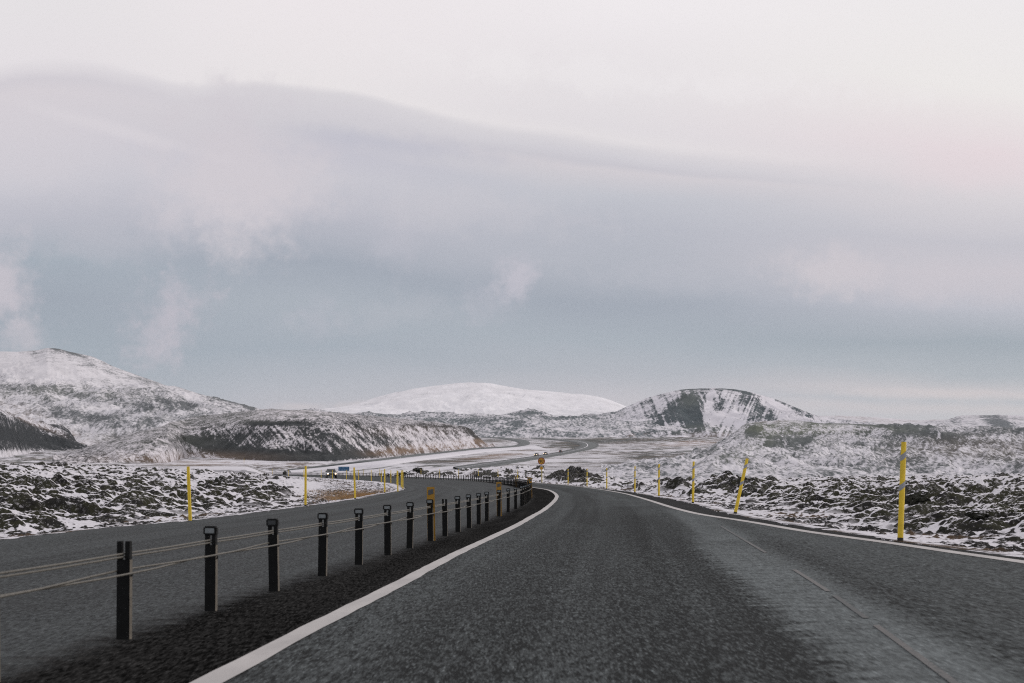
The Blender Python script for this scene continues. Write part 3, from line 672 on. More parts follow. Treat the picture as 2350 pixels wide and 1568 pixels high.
# far white mountain
far = [(640, 946), (700, 944), (760, 938), (800, 931), (830, 921), (860, 911), (900, 899), (950, 887), (1000, 879), (1050, 873), (1080, 871.5), (1115, 873), (1160, 881), (1200, 888), (1250, 894), (1300, 899), (1340, 903), (1380, 911), (1420, 926), (1450, 940), (1480, 955)]
loft('mountain', 640, 1480, [([(600, 975), (1500, 975)], 6800, 22), ([(600, 958), (1500, 958)], 7600, 30), ([(600, 946), (900, 938), (1080, 925), (1250, 928), (1400, 938), (1500, 958)], 8300, 40), (far, 9200, 12), ([(600, 1100), (1500, 1100)], 9900, 1)],
     snowland('far_mountain_snow', 8, aspect=(1, .3, .3), rot=(0, R(12), 0), rock=(.11, .125, .145, 1), snow=lin(233, 232, 237), bump=.35, k=.7, soft=.14), rock=-.05, disp=((900, 30, 'fbm', 1), (260, 9, 'ridge', .4)), kernel=5, calm=.75, seed=1,  # bluish rock tint has the haze of distance mixed in
     rockblobs=[(870, 915, 50, 14, 25, .14), (1200, 905, 60, 12, -12, .1), (1010, 905, 60, 10, 10, .08), (1330, 915, 50, 8, -10, .08)])
# low rolling country behind the dome and to the right
loft('hill', 1740, 2700, [([(1700, 990), (2700, 990)], 3000, 20), ([(1700, 975), (1900, 968), (2100, 972), (2700, 980)], 3400, 24), ([(1740, 950), (1880, 955), (1930, 949), (1990, 955), (2060, 961), (2120, 965), (2200, 966), (2700, 972)], 4000, 8), ([(1700, 1090), (2700, 1090)], 4700, 1)],
     snowland('low_ridge_snow', 3.5, rock=(.13, .12, .115, 1)), rock=.18, disp=((300, 6, 'fbm', 1),), seed=2, tanblobs=[(2000, 962, 200, 20, 0, .5)])
loft('hill', 2060, 2760, [([(2000, 1000), (2760, 1000)], 2100, 20), ([(2000, 985), (2150, 980), (2760, 990)], 2400, 30), ([(2060, 985), (2110, 970), (2160, 962), (2200, 951), (2250, 946), (2300, 947), (2350, 951), (2450, 962), (2600, 976), (2760, 990)], 2900, 10), ([(2000, 1090), (2760, 1090)], 3400, 1)],
     snowland('right_knoll_snow', 2.4, aspect=(1, .25, .25), rock=(.09, .10, .11, 1)), rock=.22, disp=((160, 6, 'ridge', .3), (400, 6, 'fbm', 1)), seed=3,
     rockblobs=[(2285, 965, 40, 12, -20, .35), (2300, 975, 30, 12, 0, .3), (2190, 968, 20, 14, -60, .2), (2210, 948, 60, 3, 8, .35)])
# middle ground humps
loft('hill', 560, 1600, [([(560, 1010), (1000, 1006), (1600, 1004)], 1900, 24), ([(560, 985), (1000, 975), (1100, 968), (1210, 960), (1290, 975), (1330, 970), (1600, 975)], 2300, 26), ([(560, 945), (640, 943), (720, 942), (800, 948), (900, 944), (960, 944), (1020, 948), (1060, 955), (1110, 951), (1150, 951), (1190, 944), (1225, 938), (1250, 941), (1270, 952), (1300, 950), (1340, 946), (1400, 947), (1460, 952), (1600, 960)], 2750, 8), ([(560, 1090), (1600, 1090)], 3100, 1)],
     snowland('middle_hump_snow', 2.0, rock=(.07, .083, .09, 1)), rock=.36, disp=((260, 11, 'fbm', 1), (70, 5, 'ridge', .7)), seed=4,
     rockblobs=[(1225, 945, 25, 6, 20, .25), (1100, 965, 50, 8, 0, .2), (1300, 958, 60, 5, 0, .25), (840, 952, 50, 4, 0, .2), (1010, 965, 60, 6, -5, .15), (1180, 975, 60, 12, 30, .15)])
# the dome with dark gullies
dome = [(1180, 1006), (1240, 1000), (1300, 985), (1340, 972), (1380, 956), (1410, 943), (1450, 925), (1480, 912), (1520, 901), (1560, 894), (1600, 890.5), (1640, 889), (1680, 891), (1720, 897), (1760, 909), (1800, 923), (1840, 939), (1890, 960), (1950, 976), (2040, 990), (2150, 1000)]
def dome_rock(rk, PX, PY, X, D, Z, relief):
    st = fbm(PX * .5 + (PY - 890) * .22 * np.sign(PX - 1650), PY * .05, 5, 4, 401, .65)
    face = sstep(880, 915, PY) * sstep(1012, 985, PY) * np.exp(-((PX - 1640) / 190) ** 4)
    return rk + face * (st * .36 + .02)
loft('mountain', 1180, 2150, [([(1180, 1012), (1400, 1010), (1560, 1012), (1700, 1008), (2150, 1010)], 1900, 26), ([(1180, 1008), (1300, 1003), (1400, 996), (1500, 988), (1620, 985), (1700, 980), (1800, 975), (1900, 985), (2150, 1005)], 2150, 60), ([(1180, 1007), (1300, 992), (1400, 966), (1480, 935), (1560, 908), (1640, 901), (1720, 907), (1800, 935), (1900, 968), (2150, 1002)], 2620, 40), (dome, 2850, 12), ([(1180, 1090), (2150, 1090)], 3300, 1)],
     snowland('dome_snow', 2.2, aspect=(1, .3, .3), rot=(0, R(14), 0), rock=(.045, .057, .064, 1), green=(.11, .125, .115, 1), k=.72, soft=.10, snow=lin(216, 214, 221)), rock=.28, disp=((240, 13, 'ridge', .2), (80, 8, 'ridge', .2), (500, 6, 'fbm', 1)), kernel=5, calm=.9, seed=5, rockfn=dome_rock,
     rockblobs=[(1535, 955, 92, 22, 34, .30), (1590, 955, 34, 40, 0, .42), (1575, 925, 30, 24, 0, .24), (1500, 972, 60, 12, 30, .14), (1555, 988, 56, 10, 6, .22), (1655, 928, 9, 18, -12, .28), (1690, 908, 40, 18, -18, .16), (1722, 925, 22, 26, -35, .20), (1758, 950, 26, 18, -42, .30), (1600, 893, 210, 3.2, 0, .26), (1450, 927, 90, 3, 27, .2), (1800, 926, 110, 4, -25, .22), (1700, 898, 60, 3, -14, .3), (1620, 985, 30, 8, 0, .15),
                (1626, 930, 8, 36, -10, -.55), (1640, 962, 10, 24, -20, -.4), (1662, 902, 12, 10, 0, -.2), (1685, 968, 26, 16, -30, -.15), (1800, 950, 80, 14, -28, -.16), (1410, 985, 110, 16, 12, -.22), (1775, 925, 40, 7, -30, -.3)],
     greenblobs=[(1580, 915, 30, 20, 0, .6), (1640, 985, 60, 12, 0, .6), (1560, 985, 40, 10, 0, .4)], tanblobs=[(1380, 1000, 120, 8, 0, .5), (1640, 1000, 80, 8, 0, .5)])
# big left mountain
lm_crest = [(-900, 850), (-300, 800), (-100, 800), (0, 800), (60, 799), (90, 796), (108, 790), (130, 792), (160, 800), (190, 806), (215, 812), (240, 824), (270, 838), (310, 853), (350, 868), (385, 881), (400, 881), (430, 890), (470, 905), (520, 917), (555, 925), (572, 930), (590, 944), (640, 955), (760, 975)]
lm_mid = [(-900, 900), (-200, 895), (0, 879), (40, 874), (110, 869), (150, 880), (200, 884), (260, 897), (330, 900), (370, 903), (430, 915), (500, 925), (560, 938), (640, 962), (760, 980)]
def lm_rock(rk, PX, PY, X, D, Z, relief):
    st = fbm(PX * .6 - PY * .35, PY * .3, 16, 4, 411, .6)
    return rk + st * .12
loft('mountain', -900, 760, [([(-900, 1062), (760, 1062)], 1150, 30), ([(-900, 1010), (0, 1000), (170, 1010), (300, 1000), (460, 990), (600, 985), (760, 1010)], 1400, 40), ([(-900, 960), (0, 950), (150, 950), (300, 950), (460, 950), (600, 960), (760, 995)], 1750, 40), (lm_mid, 2150, 14), ([(p, y + 9) for p, y in lm_mid], 2400, 30), (lm_crest, 3000, 12), ([(-900, 1090), (760, 1090)], 3500, 1)],
     snowland('left_mountain_snow', 1.9, aspect=(1, .45, .45), rot=(0, R(-20), 0), rock=(.085, .092, .098, 1), k=.62, soft=.12, snow=lin(216, 214, 219), tan=(.30, .25, .225, 1)), rock=.29, disp=((420, 12, 'fbm', 1), (130, 10, 'ridge', .6), (45, 4.0, 'ridge', .7)), kernel=4, calm=.85, seed=6, rockfn=lm_rock,  # rock colour paled for aerial haze as well as snow dusting
     rockblobs=[(120, 797, 22, 4, -22, .6), (160, 806, 30, 5, -22, .55), (200, 810, 30, 4, -25, .4), (400, 883, 26, 3.5, -22, .4), (520, 918, 50, 4, -18, .45), (570, 932, 22, 6, -35, .7), (380, 925, 60, 14, -12, .25), (430, 932, 25, 8, -20, .35), (330, 932, 40, 8, -8, .3), (210, 915, 50, 10, -10, .18), (120, 890, 60, 10, 0, .12), (330, 870, 50, 10, -20, .1), (60, 915, 60, 20, -10, .05), (230, 965, 100, 16, -5, .22), (160, 945, 60, 12, -10, .2), (330, 1010, 120, 20, 5, .15), (420, 960, 90, 12, 0, .15),
                (30, 838, 190, 30, -10, -.42), (150, 897, 170, 14, -3, .13), (30, 898, 60, 12, 0, .06), (200, 850, 70, 10, -22, -.12), (300, 880, 80, 6, -14, -.2), (440, 912, 60, 8, -22, -.15), (230, 940, 120, 8, -4, -.1), (100, 1005, 60, 20, 20, -.15)],
     tanblobs=[(60, 960, 90, 26, -24, .9), (170, 1002, 60, 10, -20, .8), (300, 1020, 220, 30, 0, .35), (30, 1045, 120, 12, 0, .5)], greenblobs=[(150, 900, 200, 20, 0, .3)])
# dark lava shoulder at the far left
loft('hill', -500, 200, [([(-500, 1055), (0, 1052), (100, 1036), (200, 1032)], 640, 20), ([(-500, 1035), (0, 1030), (100, 1028), (160, 1025), (200, 1031)], 670, 34), ([(-500, 960), (-100, 938), (0, 950), (40, 964), (90, 975), (130, 980), (155, 990), (168, 1004), (176, 1022), (200, 1032)], 790, 12), ([(-500, 945), (-100, 925), (0, 942), (40, 957), (90, 970), (130, 978), (155, 990), (168, 1006), (180, 1026), (200, 1036)], 860, 8), ([(-500, 1090), (200, 1090)], 1000, 1)],
     snowland('dark_shoulder_snow', .8, aspect=(1, .5, .5), rot=(0, R(25), 0), rock=(.020, .023, .026, 1), k=.6), rock=.62, disp=((30, 2.0, 'ridge', .6), (90, 3, 'fbm', 1)), kernel=3, foot=(30, 110, 190, 330), seed=7,
     rockblobs=[(60, 1005, 100, 16, -10, .30), (30, 1045, 120, 12, 0, -.55), (60, 960, 70, 7, -24, -.35), (120, 982, 40, 5, -15, -.2), (10, 950, 30, 6, -30, -.3)], tanblobs=[(60, 960, 80, 8, -24, .6)])
# the long hill with a cliff, left of the middle
lc_base = [(120, 1066), (250, 1066), (380, 1062), (430, 1050), (520, 1052), (640, 1058), (760, 1058), (880, 1050), (1000, 1040), (1070, 1032), (1112, 1027), (1135, 1024)]
lc_toe = [(120, 1062), (250, 1062), (380, 1040), (430, 1024), (480, 1034), (560, 1046), (640, 1054), (720, 1052), (800, 1046), (880, 1040), (960, 1034), (1060, 1028), (1112, 1025), (1135, 1024)]
lc_rim = [(120, 1060), (250, 1045), (330, 1022), (380, 1010), (430, 998), (480, 990), (560, 975), (590, 971), (640, 968), (700, 972), (760, 975), (840, 977), (900, 980), (960, 982), (1020, 982), (1060, 981), (1078, 986), (1092, 1000), (1112, 1018), (1135, 1024)]
lc_crest = [(120, 1050), (250, 1010), (330, 985), (400, 966), (470, 952), (540, 944), (590, 940), (640, 938), (690, 939), (740, 943), (800, 949), (860, 955), (920, 960), (980, 966), (1030, 973), (1060, 978), (1078, 984), (1092, 1000), (1112, 1018), (1135, 1024)]
def lc_rock(rk, PX, PY, X, D, Z, relief):
    u = PX + (PY - 1000) * -.9
    st = fbm(u, PY * .25 + PX * .06, 8, 4, 421, .65)
    face = sstep(972, 985, PY) * sstep(1062, 1045, PY) * sstep(420, 470, PX)
    return rk + face * (st * .26 + .12 * fbm(PX, PY, 4, 3, 423)) + .05 * st
loft('hill', 120, 1135, [(lc_base, [(120, 560), (640, 600), (1135, 900)], 10), (lc_toe, [(120, 600), (640, 630), (1135, 910)], 50), (lc_rim, [(120, 700), (640, 730), (1040, 960), (1135, 930)], 34), (lc_crest, [(120, 950), (640, 1050), (1040, 1050), (1135, 950)], 10), ([(120, 1095), (1135, 1095)], [(120, 1200), (640, 1300), (1040, 1150), (1135, 1010)], 1)],
     snowland('cliff_hill_snow', .62, aspect=(1, .4, .4), rot=(0, R(38), 0), rock=(.023, .026, .028, 1), k=.66, soft=.12, snow=lin(213, 209, 214), tan=(.28, .185, .125, 1)), rock=.40, disp=((34, 2.4, 'ridge', .5), (12, .8, 'ridge', .7), (120, 3.5, 'fbm', 1)), kernel=2, calm=.75, foot=(22, 120, 380, 620), seed=8, rockfn=lc_rock,
     rockblobs=[(640, 1044, 130, 13, -4, .65), (510, 1028, 90, 15, -12, .55), (770, 1046, 120, 11, 3, .5), (450, 1012, 30, 10, -20, .4), (560, 1005, 100, 16, 0, .25), (740, 1005, 90, 18, -20, .25), (880, 1010, 60, 16, -30, .22), (660, 972, 70, 5, 0, .3), (590, 972, 40, 6, 0, .35), (1000, 978, 90, 4, -3, .2), (1080, 990, 10, 9, -50, .6), (1098, 1010, 10, 8, -45, .5), (480, 960, 120, 14, 12, .08), (720, 950, 120, 8, -2, -.02),
                (960, 1000, 110, 14, -8, -.14), (1010, 1020, 80, 9, 4, -.1), (380, 1040, 70, 14, 10, -.05), (820, 1058, 120, 5, 3, -.3)],
     tanblobs=[(1000, 1026, 140, 12, 4, 1.0), (1085, 1022, 50, 14, 0, 1.0), (900, 1040, 60, 8, 4, .5), (420, 1052, 200, 16, 0, .6), (960, 990, 120, 16, 0, .25)], greenblobs=[(560, 955, 300, 18, 4, .35), (330, 1010, 160, 30, 0, .3)])
# the broad hill on the right
rh_foot = [(1380, 1093), (1460, 1093), (1560, 1093), (1700, 1095), (1900, 1097), (2350, 1097), (3000, 1097)]
rh_low = [(1380, 1089), (1460, 1086), (1520, 1078), (1580, 1068), (1640, 1058), (1720, 1060), (1900, 1066), (2100, 1070), (2350, 1070), (3000, 1070)]
rh_mid = [(1380, 1089), (1480, 1083), (1560, 1062), (1620, 1040), (1660, 1020), (1690, 1000), (1712, 986), (1740, 984), (1780, 990), (1830, 990), (1900, 995), (2000, 990), (2100, 985), (2200, 984), (2350, 990), (2600, 1000), (3000, 1010)]
rh_crest = [(1380, 1089), (1480, 1082), (1560, 1060), (1600, 1040), (1640, 1018), (1680, 994), (1710, 975), (1745, 966), (1790, 961), (1830, 962), (1880, 968), (1940, 969), (2000, 972), (2060, 973), (2100, 975), (2160, 976), (2250, 978), (2350, 984), (2600, 995), (3000, 1005)]
def rh_rock(rk, PX, PY, X, D, Z, relief):
    st = fbm(PX * .8 + PY * .5, PY * .5, 12, 4, 431, .6)
    return rk + st * .10
loft('hill', 1380, 3000, [(rh_foot, 175, 30), (rh_low, 275, 56), (rh_mid, 480, 26), (rh_crest, 620, 10), ([(1380, 1100), (3000, 1100)], 760, 1)],
     snowland('right_hill_snow', .34, aspect=(1, .35, .6), rot=(0, R(-30), 0), rock=(.065, .073, .078, 1), green=(.12, .135, .105, 1), k=.62, soft=.10), rock=.36, disp=((60, 2.6, 'fbm', 1), (18, 1.7, 'ridge', .6), (6, .6, 'ridge', 1)), kernel=5, calm=.85, seed=9, rockfn=rh_rock,  # rock lightened: dusting of snow plus some painted distance haze
     rockblobs=[(1730, 988, 20, 13, 30, .55), (1768, 1018, 14, 6, 0, .75), (1802, 1017, 15, 6, 0, .7), (1846, 1011, 22, 6, 0, .7), (1860, 996, 40, 6, 0, .3), (1790, 1003, 50, 14, 0, .15), (1900, 970, 50, 4, 0, .5), (2120, 990, 120, 14, -8, .28), (2060, 1005, 60, 20, 30, .15), (2180, 1005, 60, 14, -10, .2), (1990, 974, 60, 4, -5, .4), (2300, 984, 60, 5, -3, .3), (2110, 976, 40, 4, 0, .35), (1640, 1030, 50, 10, 35, .1), (2200, 1040, 160, 16, 0, .08),
                (1640, 1068, 200, 9, 5, -.12), (1570, 1068, 90, 6, 22, -.25), (1960, 985, 50, 5, 0, -.3), (2170, 988, 60, 4, 0, -.2), (1850, 1050, 160, 10, 20, -.06)],
     greenblobs=[(1800, 975, 130, 18, 0, .5), (1720, 1030, 90, 22, 30, .5), (1850, 985, 160, 14, 0, .5), (1930, 985, 200, 10, 0, .4), (1900, 1030, 500, 50, 0, .15)], tanblobs=[(2250, 1030, 200, 30, 0, .25), (1760, 966, 60, 5, 0, .3)])

# ================================================================ materials of the things
M_post = plain('dark_post_paint', (.0042, .0046, .005, 1), .7, spec=.2, noise=.4, scale=14)
M_lit_side = plain('lit_side_paint', (.11, .095, .075, 1), .6, noise=.3, scale=30)  # beige stands in for sunlight on the posts' right side
M_cap = plain('black_plastic', (.005, .0055, .006, 1), .5, noise=.2, spec=.25)
M_lens = plain('grey_lens', (.17, .19, .20, 1), .3, noise=.1, scale=60, spec=.6)
M_lensd = plain('dull_lens', (.03, .034, .037, 1), .4, noise=.1, scale=60)
M_cable = plain('steel_cable', (.105, .098, .084, 1), .6, metal=.1, noise=.35, scale=40)
M_yellow = plain('yellow_plastic', (.66, .47, .025, 1), .5, noise=.10, scale=6)
M_paleyellow = plain('faded_yellow', (.58, .47, .16, 1), .55, noise=.10, scale=6)
M_orange = plain('orange_board', (.33, .175, .010, 1), .5, noise=.12, scale=20)
M_band = plain('reflective_band', (.26, .27, .29, 1), .35, noise=.08, scale=50)
M_refl = plain('board_reflector', (.075, .08, .085, 1), .3)
M_galv = plain('galvanised', (.28, .29, .29, 1), .5, metal=.5, noise=.15)
M_dirt = plain('pole_dirt', (.03, .028, .025, 1), .9)

# ================================================================ cable barrier on the median
def make_post(cap=True, lens=None, small=False):
    root = empty('barrier_post')
    b = MB(); b.box(-.05, .05, -.028, .028, -.25, .60, .004); b.box(-.05, -.016, -.028, .028, .598, .74, .003); b.box(.014, .05, -.028, .028, .598, .74, .003)
    b.build('post_body', M_post, root)
    f = MB(); f.box(.0505, .0535, -.027, .027, 0, .60); f.build('lit_side_strip', M_lit_side, root)  # thin added strip that paints the post's right side as sunlit
    if cap:
        c = MB(); c.box(-.066, .060, -.036, .03, .686, .772, .012)
        co_ = c.build('reflector_cap', M_cap, root)
        l = MB(); l.box(-.046, .040, -.040, -.034, .706, .752, .004); l.build('lens', lens or M_lens, co_)
    k = MB(); k.cyl((-.058, -.01, .478), (.066, -.01, .478), .006, seg=8); k.cyl((.066, -.01, .478), (.066, -.01, .50), .006, seg=8); k.build('cable_hook', M_cap, root)
    return root
def post_pos(D): return float(FX(D)), D, float(road_z(FX(D), D))
near_D = [8.5, 10.74] + [flat_hit(*p)[1] for p in fence_px[:-2]]
Ds = list(near_D); d = Ds[-1]
while d < 490:
    s_ = float(FX(d + 1) - FX(d - 1)) / 2; d += 2.25 / math.sqrt(1 + s_ * s_); Ds.append(d)
proto_cap = make_post(True); proto_dark = make_post(True, M_lensd); proto_open = make_post(False)
used = set()
def mini_post():
    b = MB(); b.box(-.05, .05, -.028, .028, -.3, .69); b.box(-.062, .058, -.034, .03, .69, .77)
    return b.build('barrier_post', M_post)
proto_mini = None
ordn = 'first second third fourth fifth sixth seventh eighth ninth tenth eleventh twelfth thirteenth fourteenth fifteenth sixteenth seventeenth eighteenth nineteenth twentieth twenty-first twenty-second twenty-third twenty-fourth'.split()
posts = []
for i, D in enumerate(Ds):
    X, Y, Z = post_pos(D); s_ = float(FX(D + 1) - FX(D - 1)) / 2
    kind = 'open' if i in (1, 9) else ('dark' if i in (3,) else 'cap')
    if D > 150:
        if proto_mini is None: o = proto_mini = mini_post()
        else: o = proto_mini.copy(); C.objects.link(o)
    else:
        src = {'open': proto_open, 'dark': proto_dark, 'cap': proto_cap}[kind]
        if src.name in used: o = copy_tree(src)
        else: used.add(src.name); o = src
    o.location = (X, Y, Z); o.rotation_euler = (R(random.uniform(-1, 1)), R(random.uniform(-1.2, 1.2)), math.atan2(-s_, 1) + R(random.uniform(-3, 3)))
    if i == 0: lab = 'black cable barrier post just beyond the left edge of the photo'
    elif i == 1: lab = 'nearest visible black barrier post, with an open forked top, at the far left'
    elif i == 9: lab = 'black barrier post with open forked top, just right of the largest orange board'
    elif i <= 19:
        extra = {3: 'black cap whose lens is dark', 8: 'reflector cap before the largest orange board'}.get(i, 'grey reflector cap')
        lab = 'black barrier post with %s, %s from the left' % (extra, ordn[i - 1])
    elif D < 82: lab = 'dark barrier post crowded against its neighbours at the fence bend'
    elif D < 190: lab = 'dark barrier post beyond the bend, where the fence overlaps itself'
    elif D < 330: lab = 'small dark barrier post in the far run right of the oncoming car'
    else: lab = 'tiny dark barrier post in the farthest run, behind or left of the oncoming car'
    tag(o, lab, 'barrier post', 'cable barrier posts along the median'); posts.append((X, Y, Z, s_))
# cables
def cable(offs, zs, label):
    pts = []
    P = [(-3.62, 2.2, 0.0, .09), (-3.5, 4.0, 0, .09), (-3.32, 6.2, 0, .09)] + posts
    for i, (X, Y, Z, s_) in enumerate(P):
        l = math.sqrt(1 + s_ * s_); nx, ny = 1 / l, -s_ / l; k = offs(i); z = zs
        pts.append((X + nx * k, Y + ny * k, Z + z))
        if i + 1 < len(P) and Y < 60:
            X2, Y2, Z2, s2 = P[i + 1]; k2 = offs(i + 1)
            for t in (.25, .5, .75):
                e_ = t * t * (3 - 2 * t); kk = k + (k2 - k) * e_
                pts.append((X + (X2 - X) * t + nx * kk, Y + (Y2 - Y) * t + ny * kk, Z + (Z2 - Z) * t + z - .004 * math.sin(math.pi * t)))
    b = MB(); b.tube(pts, .0085, 6)
    o = b.build('barrier_cable', M_cable, smooth=True); tag(o, label, 'cable', 'steel cables of the median barrier')
cable(lambda i: -.001, .645, 'uppermost steel cable lying in the slots of the barrier posts')
cable(lambda i: .001, .622, 'second steel cable from the top, running close under the uppermost one')
cable(lambda i: .075 if i % 2 else -.05, .515, 'low steel cable passing in front of the nearest forked barrier post')
cable(lambda i: -.05 if i % 2 else .075, .50, 'low steel cable passing behind the nearest forked barrier post')
# orange boards fixed behind some posts
def board(D, label, first=None):
    root = empty('marker_board') if first is None else copy_tree(first)
    if first is None:
        b = MB(); b.box(-.073, .073, .045, .053, -.2, 1.0, .002); b.box(-.02, .02, .028, .045, .5, .58); b.build('panel', M_orange, root)
        b = MB(); b.prism([(-.045, .85), (.05, .875), (.05, .965), (-.045, .945)], 'y', .0395, .0445); b.build('reflector', M_refl, root)
    X, Y, Z = post_pos(D); s_ = float(FX(D + 1) - FX(D - 1)) / 2
    root.location = (X + .012, Y, Z); root.rotation_euler = (0, R(-1), math.atan2(-s_, 1) * .5)
    tag(root, label, 'marker board', 'orange marker boards on the median barrier'); return root
near_post = lambda D: min(Ds, key=lambda q: abs(q - D))
b0 = board(near_post(26.3), 'largest orange marker board, rising behind the near row of barrier posts')
for D, lab in ((43.6, 'second largest orange marker board, right of the middle of the barrier row'), (72, 'left one of the two orange marker boards where the fence bends'), (100, 'right one of the two orange marker boards, at the very tip of the bend'), (131, 'small orange marker board on the far run of the fence, nearest to the bend')):
    board(near_post(D), lab, b0)

# ================================================================ snow poles
def make_pole(bands, mat=None):
    mat = mat or M_yellow
    root = empty('snow_pole')
    b = MB(); b.cyl((0, 0, -.3), (0, 0, 1.36), .046, .044, 14); b.cyl((0, 0, 1.36), (0, 0, 1.55), .041, .040, 14); b.build('pole_tube', mat, root, True)
    d_ = MB(); d_.cyl((0, 0, -.1), (0, 0, .05), .0475, .0475, 12); d_.build('dark_foot', M_dirt, root, True)
    if bands:
        for z in (1.29, .82):
            t = MB(); bm = t.bm; seg = 16; r = .0462; rings = []
            for q in range(2):
                rings.append([bm.verts.new((r * math.cos(a), r * math.sin(a), z + q * .095 + .04 * math.cos(a))) for a in [2 * math.pi * k / seg for k in range(seg)]])
            for k in range(seg): bm.faces.new((rings[0][k], rings[0][(k + 1) % seg], rings[1][(k + 1) % seg], rings[1][k]))
            t.build('reflective_band', M_band, root, True)
    return root
def place_pole(o, X, D, lx, ly, label, group):
    z = ground_z(X, D)
    o.location = (X, D, z); o.rotation_euler = (R(ly), R(lx), R(random.uniform(0, 30)))
    tag(o, label, 'snow pole', group)
pb = make_pole(True); first = True
right_px = [(2066, 22.3, 2.2), (1687, 39, 12.5), (1583, 52.7, 1.2), (1505, 68, .3), (1440, 84, .5), (1383, 104, 0), (1333.5, 121, 0), (1284, 139, .2), (1234, 160, -.9)]
labs = ['nearest yellow snow pole with two grey bands, at the right edge of the road', 'yellow snow pole with grey bands leaning far to the right beside the lava field', 'upright banded yellow snow pole just left of the strongly leaning one',
        'banded yellow snow pole in front of the dark snowy lava mound', 'yellow snow pole at the left end of the dark snowy lava mound', 'sixth yellow snow pole from the right edge of the photo', 'seventh yellow snow pole from the right edge of the photo', 'yellow snow pole next to the right of the round speed sign', 'pale yellow snow pole standing just left of the round speed sign']
GR = 'yellow snow poles along the outer side of the road'
for i, (p, D, ln) in enumerate(right_px):
    X = (p - CX) / F * D
    if D > 30: X = max(X, float(EXr(D)) + .12)
    if i == 8: o = make_pole(False, M_paleyellow)
    elif first: o = pb; first = False
    else: o = copy_tree(pb)
    place_pole(o, X, D, ln, 0, labs[i], GR)
def on_curve(p):
    for D in np.arange(150, 560, 1.0):
        if (p - CX) / F * D > float(EXr(D)) + .5: return (p - CX) / F * D, float(D)
    return (p - CX) / F * 400, 400
for i, p in enumerate((1188, 1143, 1098, 1052, 1009, 966, 871, 834, 748)):
    X, D = on_curve(p); o = copy_tree(pb)
    place_pole(o, X, D, random.uniform(-1, 1), 0, '%s small yellow pole behind the far fence, counted leftward from the speed sign' % ordn[i], GR)
pl_ = make_pole(False); first = True; GL = 'yellow snow poles along the inner curve'
lns = [-2.2, .3, -1.9, -.4, -.4, -.3, .2, .1] + [random.uniform(-.6, .6) for _ in range(12)]
labs = ['yellow snow pole leaning slightly left, farthest left of all, before the lava field', 'yellow snow pole at the left edge of the snowy meadow', 'yellow snow pole leaning left before the brown grass, right of the oncoming car', 'yellow snow pole at the right side of the snowy meadow, left of the close cluster',
        'tallest yellow pole of the close cluster at the tip of the inner curve', 'rightmost pole of the close cluster at the tip of the inner curve', 'second pole from the right in the close cluster at the tip of the inner curve', 'thin yellow pole partly hidden by the tallest pole of the close cluster']
for i, (p, D) in enumerate(pole_left):
    if D > 490: continue
    o = pl_ if first else copy_tree(pl_); first = False
    if i < len(labs): lab = labs[i]
    elif p == 763: lab = 'small yellow snow pole standing right in front of the oncoming car'
    else: lab = '%s small yellow pole beyond the meadow, counted leftward from the close cluster' % ordn[i - len(labs)]
    place_pole(o, (p - CX) / F * D, D, lns[i], 0, lab, GL)

# ================================================================ 90 sign
M_signy = plain('sign_yellow', (.42, .215, .010, 1), .45, noise=.05); M_signr = plain('sign_red', (.18, .012, .02, 1), .45, noise=.05)
M_signk = plain('sign_black', (.008, .010, .012, 1), .5); M_signw = plain('sign_white', (.42, .43, .42, 1), .5, noise=.05)
def text_mesh(txt, size, mat, parent, name, loc, bold=.0):
    cu = bpy.data.curves.new(name, 'FONT'); cu.body = txt; cu.size = size; cu.align_x = 'CENTER'; cu.align_y = 'CENTER'; cu.extrude = .004; cu.offset = bold
    t = bpy.data.objects.new('tmp', cu); C.objects.link(t); dg = bpy.context.evaluated_depsgraph_get(); me = bpy.data.meshes.new_from_object(t.evaluated_get(dg))
    bpy.data.objects.remove(t); bpy.data.curves.remove(cu)
    me.transform(Matrix.Rotation(R(90), 4, 'X')); me.transform(Matrix.Translation(loc)); me.materials.clear()
    return link(name, me, mat, parent)
Dg = 161; Xg = (1242.5 - CX) / F * Dg; zg = smooth_z(Xg, Dg)
sg = empty('road_sign', (Xg, Dg, zg)); tag(sg, 'round yellow 90 speed sign with red rim above a yellow diamond sign', 'road sign')
zc = EYE + (HY - 1058.5) * Dg / F - zg; zd = EYE + (HY - 1074.5) * Dg / F - zg; zp = EYE + (HY - 1084.5) * Dg / F - zg
MB().cyl((0, .03, -.5), (0, .03, zc + .2), .03, seg=10).build('post', M_galv, sg, True)
rim = MB().cyl((0, 0, zc), (0, -.03, zc), .405, seg=48).build('speed_disc', M_signr, sg)
MB().cyl((0, -.03, zc), (0, -.036, zc), .325, seg=48).build('yellow_face', M_signy, rim)
nb = MB(); yy = -.045
nb.tube([(.125 + .085 * math.cos(a), yy, zc + .135 * math.sin(a)) for a in [2 * math.pi * k / 28 for k in range(29)]], .026, 8)
nb.tube([(-.125 + .075 * math.cos(a), yy, zc + .058 + .075 * math.sin(a)) for a in [2 * math.pi * k / 24 for k in range(25)]], .026, 8)
nb.tube([(-.05, yy, zc + .055), (-.05, yy, zc - .01), (-.062, yy, zc - .07), (-.09, yy, zc - .115), (-.13, yy, zc - .135), (-.175, yy, zc - .115)], .026, 8)
bmesh.ops.transform(nb.bm, matrix=Matrix.Translation((0, yy, 0)) @ Matrix.Diagonal((1, .3, 1, 1)) @ Matrix.Translation((0, -yy, 0)), verts=nb.bm.verts[:])
nb.build('numerals', M_signk, rim)
dm = MB().prism([(0, -.30), (.30, 0), (0, .30), (-.30, 0)], 'y', -.03, 0); me = dm.mesh('diamond_sign'); me.transform(Matrix.Translation((0, 0, zd))); do = link('diamond_sign', me, M_signw, sg)
